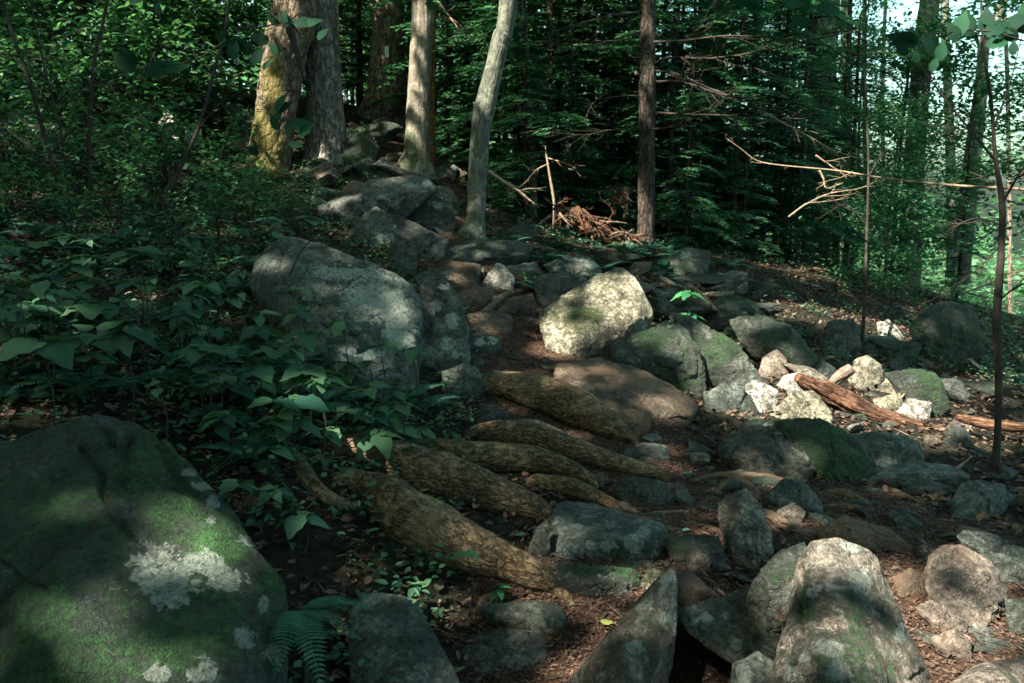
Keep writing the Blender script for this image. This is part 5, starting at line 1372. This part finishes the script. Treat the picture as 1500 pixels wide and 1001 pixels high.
fern(545, 560, .26, 6, "dim fern at the dark foot of the slab boulder", d=4.1)

# many more
def area(u, v):
    if v > 590: return "between corner boulder and thick roots" if u > 300 else "above the corner boulder"
    if u > 480: return "in the shade right of the slab boulder"
    if u > 300: return "in front of the slab boulder" if v > 420 else "between slab boulder and mossy trunk"
    if v > 480: return "above the corner boulder's crest"
    if v > 350: return "on the dark middle of the left slope"
    return "below the left saplings" if u < 260 else "below the yellow mossy trunk"
cnt = 0; tries = 0
while cnt < 285 and tries < 4000:
    tries += 1
    u = random.uniform(-60, 620); v = random.uniform(215, 700)
    if u > 480 and v < 540: continue
    if v > 590 and u < 300: continue
    d = gd(u, v)
    if d > 14: continue
    p = P(u, v, d)
    if not free(p[0], p[1]) or trail_mask(p[:1], p[1:2])[0] > .3: continue
    s = random.uniform(.06, .16) * (1.0 if d < 5 else 1.25)
    if random.random() < .72:
        nl_ = random.choice((3, 4, 5, 5))
        plant(0, 0, 0, s, nl_, "low %s leaved plant %s" % ({3: "three", 4: "four", 5: "five"}[nl_], area(u, v)), "low plants on the left slope", base=tuple(p), hh=random.uniform(.08, .30) if random.random() < .75 else random.uniform(.3, .55),
              kind=random.choice(('palm', 'palm', 'broad')), tiers=random.choice((1, 1, 2)))
    else:
        fern(0, 0, random.uniform(.22, .36), random.randint(5, 7), "small fern " + area(u, v), "ferns on the left slope", base=tuple(p))
    cnt += 1
cnt = 0
while cnt < 110:
    u = random.uniform(715, 1090); v = random.uniform(290, 450)
    p = G(u, v)[0]
    if trail_mask(p[:1], p[1:2])[0] > .3 or not free(p[0], p[1]): cnt += .2; continue
    fern(0, 0, random.uniform(.22, .4), 6, "small fern in the green patch %s" % ("left of the root mound" if u < 830 else "below the root mound" if u < 930 else "below the straight dark hemlock" if u < 1000 else "right of the straight dark hemlock"), "ferns in the green patch", base=tuple(p)); cnt += 1

# leaves close to the lens at the top of the frame
LEAFT = leaf_shape('leaf', OV, M['leaf_top'], .04, .25, .2)
def leafy_twig(label, pts, d, leaves, r0=.004, lob=True):
    d = d * .55 if d < 4.5 else d * .8; r0 *= .5
    q = np.array([[*P(u, v, d), r0 * (1 - .7 * i / (len(pts) - 1))] for i, (u, v) in enumerate(pts)])
    base = q[0, :3].copy()
    root = empty("leafy_twig", base); meta(root, label, "leafy twig")
    link("stem", tubes_mesh("stem", [tube(q, 12, 5)], M['twig_dark'], base), parent=root)
    leaves = [(u, v, px * .8, ang) for u, v, px, ang in leaves] + [(u + random.uniform(-28, 28), v + random.uniform(-22, 22), px * .6, ang + random.uniform(-60, 60)) for u, v, px, ang in leaves]
    for (u, v, px, ang) in leaves:
        lf = link("leaf", LEAFT, P(u, v, d) - base, root)
        s = px * d / FPX; lf.scale = (s, s, s)
        # blade roughly facing the lens and drooping, pointing at `ang` in the picture
        lf.rotation_euler = (Matrix.Rotation(-math.radians(ang), 3, 'Y') @ Matrix.Rotation(math.radians(random.uniform(48, 75)), 3, 'X')).to_euler()
leafy_twig("blurred dark leaves hanging at the top left", [(180, -40), (215, -10), (240, 5)], 2.6, [(212, -6, 60, 40), (250, 5, 40, 120), (190, -20, 50, 10)])
leafy_twig("blurred broad leaf pair in front of the upper left slope", [(330, 60), (280, 90), (205, 100)], 3.2, [(200, 102, 62, 150), (215, 108, 60, 20), (165, 110, 30, 190)], .003)
leafy_twig("green leaf cluster left of the double trunk", [(420, 34), (380, 50), (345, 85)], 3.6, [(345, 88, 48, 100), (370, 95, 40, 60), (395, 60, 40, 170), (360, 60, 44, 200)], .003)
leafy_twig("green leaves in front of the double trunk's upper part", [(400, 30), (425, 34), (455, 45)], 3.6, [(430, 36, 50, 12), (445, 40, 40, 30), (410, 36, 36, 150)], .003)
leafy_twig("green leaves hiding the mossy foot of the double trunk", [(380, 262), (400, 215), (415, 170)], 4.6, [(405, 165, 44, 70), (425, 185, 40, 20), (410, 190, 36, 130), (440, 200, 38, 50), (380, 225, 30, 160)], .004)
leafy_twig("large smooth leaves hanging at the top right, nearest the lens", [(1500, 60), (1440, 45), (1355, 50)], 2.6, [(1350, 52, 65, -42), (1345, 62, 60, 172), (1440, 50, 50, 20), (1400, 56, 55, 75), (1375, 90, 40, 80), (1330, 80, 34, 140)], .0035, False)
leafy_twig("row of large drooping leaves at the right edge near the top", [(1540, 50), (1480, 42), (1430, 48)], 2.7, [(1425, 50, 50, 120), (1445, 50, 52, 95), (1480, 45, 50, 60), (1500, 50, 55, 100), (1465, 45, 50, 15), (1490, 60, 40, 140)], .0035, False)
leafy_twig("big leaf cluster at the very top right of centre", [(1080, -40), (1120, -10), (1180, 20)], 4.2, [(1100, 5, 50, 160), (1120, 0, 50, 60), (1150, 10, 55, 30), (1180, 20, 50, 110), (1090, -5, 45, 110), (1195, 15, 50, 10)], .004)
leafy_twig("small dark leaves hanging at the top above the leaning tree", [(700, -30), (680, -5), (640, 12)], 4.4, [(640, 12, 26, 160), (660, 4, 24, 60), (680, -4, 26, 110), (650, 8, 22, 90)], .003)
leafy_twig("small dark leaves hanging at the top right of the straight hemlock", [(1010, -30), (1040, 0), (1060, 22)], 4.4, [(1060, 22, 28, 60), (1040, 5, 26, 130), (1052, 14, 24, 90), (1035, -2, 24, 20)], .003)
plant(168, 183, .9, .10, 3, "bright green sprig among the left saplings", col='b', d=5.6)

# ------------------------------------------------------------------ litter (uncountable)
M['duff'] = leaf_mat('dark leaf duff', (0.012, 0.009, 0.006), (0.07, 0.05, 0.033), 0.0, .9)
def ground_pts(n, ulo, uhi, vlo, vhi, dmax=14):
    """random ground positions, denser near the viewer, chosen in the ground plane"""
    x = rng.uniform(-8, 7, n * 3); y = 1.7 + 13 * rng.random(n * 3) ** 1.7
    k = np.abs(x) < y * .75 + .5
    x, y = x[k][:n], y[k][:n]
    return np.stack([x, y, H(x, y)], 1)
p = ground_pts(52000, 0, 0, 0, 0)
tm = trail_mask(p[:, 0], p[:, 1])
on = rng.random(len(p))
a = p[(tm < .35) & (on < .62)]; n = len(a)
a[:, 2] += rng.uniform(.0, .025, n)
meta(link("leaf_litter", scatter_mesh("leaf_litter", a, rand_dirs(n, .25), rand_up(n, .45), rng.uniform(.025, .06, n), rng.uniform(.015, .04, n), M['dead'], 'curl')),
     "brown dead leaves carpeting the ground beside the trail", "leaf litter", kind="stuff")
z_ = p[rng.integers(0, len(p), 70000)] + np.stack([rng.normal(0, .08, 70000), rng.normal(0, .08, 70000), np.zeros(70000)], 1)
z_[:, 2] = H(z_[:, 0], z_[:, 1]) + rng.uniform(0, .015, len(z_)); n = len(z_)
meta(link('forest_duff', scatter_mesh('forest_duff', z_, rand_dirs(n, .25), rand_up(n, .6), rng.uniform(.012, .04, n), rng.uniform(.004, .018, n), M['duff'], 'diamond')),
     'dark crumbled leaves and needles of the forest floor', 'forest duff', kind='stuff')
b = p[(tm >= .2)]
q = b[rng.integers(0, len(b), 90000)] + np.stack([rng.normal(0, .08, 90000), rng.normal(0, .08, 90000), np.zeros(90000)], 1)
q[:, 2] = H(q[:, 0], q[:, 1]) + rng.uniform(0, .012, len(q)); n = len(q)
meta(link("bark_chips", scatter_mesh("bark_chips", q, rand_dirs(n, .18), rand_up(n, .5), rng.uniform(.009, .028, n), rng.uniform(.002, .009, n), M['chip'], 'diamond')),
     "reddish bark chips and needles strewn over the trail", "bark chips", kind="stuff")
a = p[(tm < .5) & (on > .72)]; n = len(a)
a[:, 2] += rng.uniform(.02, .10, n)
g_ = fbm(a * 1.1, 3, 88) > -.15
left = (a[:, 0] < -.2) | (a[:, 1] > 6.5)
a = a[g_ & left]
a = np.repeat(a, 5, 0) + rng.normal(0, .035, (len(a) * 5, 3)) * [1, 1, .5]; n = len(a)
meta(link("ground_cover", scatter_mesh("ground_cover", a, rand_dirs(n, .3), rand_up(n, .4), rng.uniform(.02, .055, n), rng.uniform(.015, .032, n), M['leaf'], 'leaf')),
     "tiny green seedlings and creeping leaves covering the soil", "ground cover", kind="stuff")
# twigs
tb = []
k = rng.integers(0, len(p), 900)
for i in k:
    c = p[i]; an = rng.uniform(0, 6.28); l = rng.uniform(.05, .22); dv = np.array([math.cos(an), math.sin(an), rng.normal(0, .12)])
    tb.append(tube(np.array([[*(c + [0, 0, .012] - dv * l / 2), .003], [*(c + [0, 0, .02] + rng.normal(0, .012, 3)), .0026], [*(c + [0, 0, .012] + dv * l / 2), .0012]]), 5, 4))
meta(link("twig_litter", tubes_mesh("twig_litter", tb, M['rootlet'], np.zeros(3))), "thin dry twigs scattered over the ground", "twigs", kind="stuff")
# small loose stones, each on its own
sm = []
for s in range(5):
    r = random.Random(s + 50)
    pts = [(r.uniform(-1, 1), r.uniform(-.8, .8), r.uniform(-.5, .6)) for _ in range(12)]
    v_, f_, c_, rd_ = hull_rock(pts, 4, .05, 12, s + 3)
    sm.append(np_mesh("stone", v_, f_, M[['grey', 'dark', 'brown', 'slab', 'green'][s]]))
cnt = 0
while cnt < 130:
    u = random.uniform(480, 1500); v = random.uniform(235, 990)
    if u < 800 and v > 560 and random.random() < .8: continue
    q, d = G(u, v)
    if trail_mask(q[:1], q[1:2])[0] < .15 and random.random() < .85: continue
    if not free(q[0], q[1]): cnt += .1; continue
    o = link("stone", sm[int(cnt) % 5], q + [0, 0, .0]); s = random.uniform(.025, .065) * (1 + d / 12)
    o.scale = (s, s * random.uniform(.7, 1), s * random.uniform(.45, .8)); o.rotation_euler = (random.uniform(-.3, .3), random.uniform(-.3, .3), random.uniform(0, 6.28))
    place = "by the foreground rocks" if v > 800 else "on the soil right of the roots" if v > 640 else "by the sunny pile of stones" if u > 1000 and v > 480 else "in the middle of the trail" if v > 420 else "on the upper trail"
    meta(o, "small loose %s stone %s" % (("light grey", "dark", "brown", "smooth grey", "greenish")[int(cnt) % 5], place), "stone", "small stones on the trail"); cnt += 1
# single fallen leaves
def drop_leaf(label, u, v, d, s, mat, tiltx=.0, tilty=.0, lob=False):
    me = (LOB['d'] if lob else LEAFB['d']).copy(); me.materials[0] = M[mat]
    o = link("fallen_leaf", me, P(u, v, d)); o.scale = (s,) * 3
    o.rotation_euler = (tiltx, tilty, random.uniform(0, 6.28)); meta(o, label, "leaf"); return o
drop_leaf("pale green fallen leaf resting on the cleft rock at bottom right", 1118, 948, 2.28, .055, 'aqua', -.7)
drop_leaf("yellow green fallen leaf beside the long tan wedge of rock", 885, 915, gd(885, 915) - .03, .055, 'yellow')
drop_leaf("green fallen leaf on the trail above the dark half buried rock", 1003, 695, gd(1003, 695) - .05, .07, 'leaf_bright')
drop_leaf("curled brown leaf stuck in the cleft of the foreground rock", 1147, 900, 2.28, .035, 'dead', -.6)
drop_leaf("pale round leaf by the end of the second thick root", 768, 781, gd(768, 781) - .1, .04, 'aqua')
drop_leaf("small green leaf lying on the soil above the large step stone", 1010, 775, gd(1010, 775) - .05, .035, 'aqua')
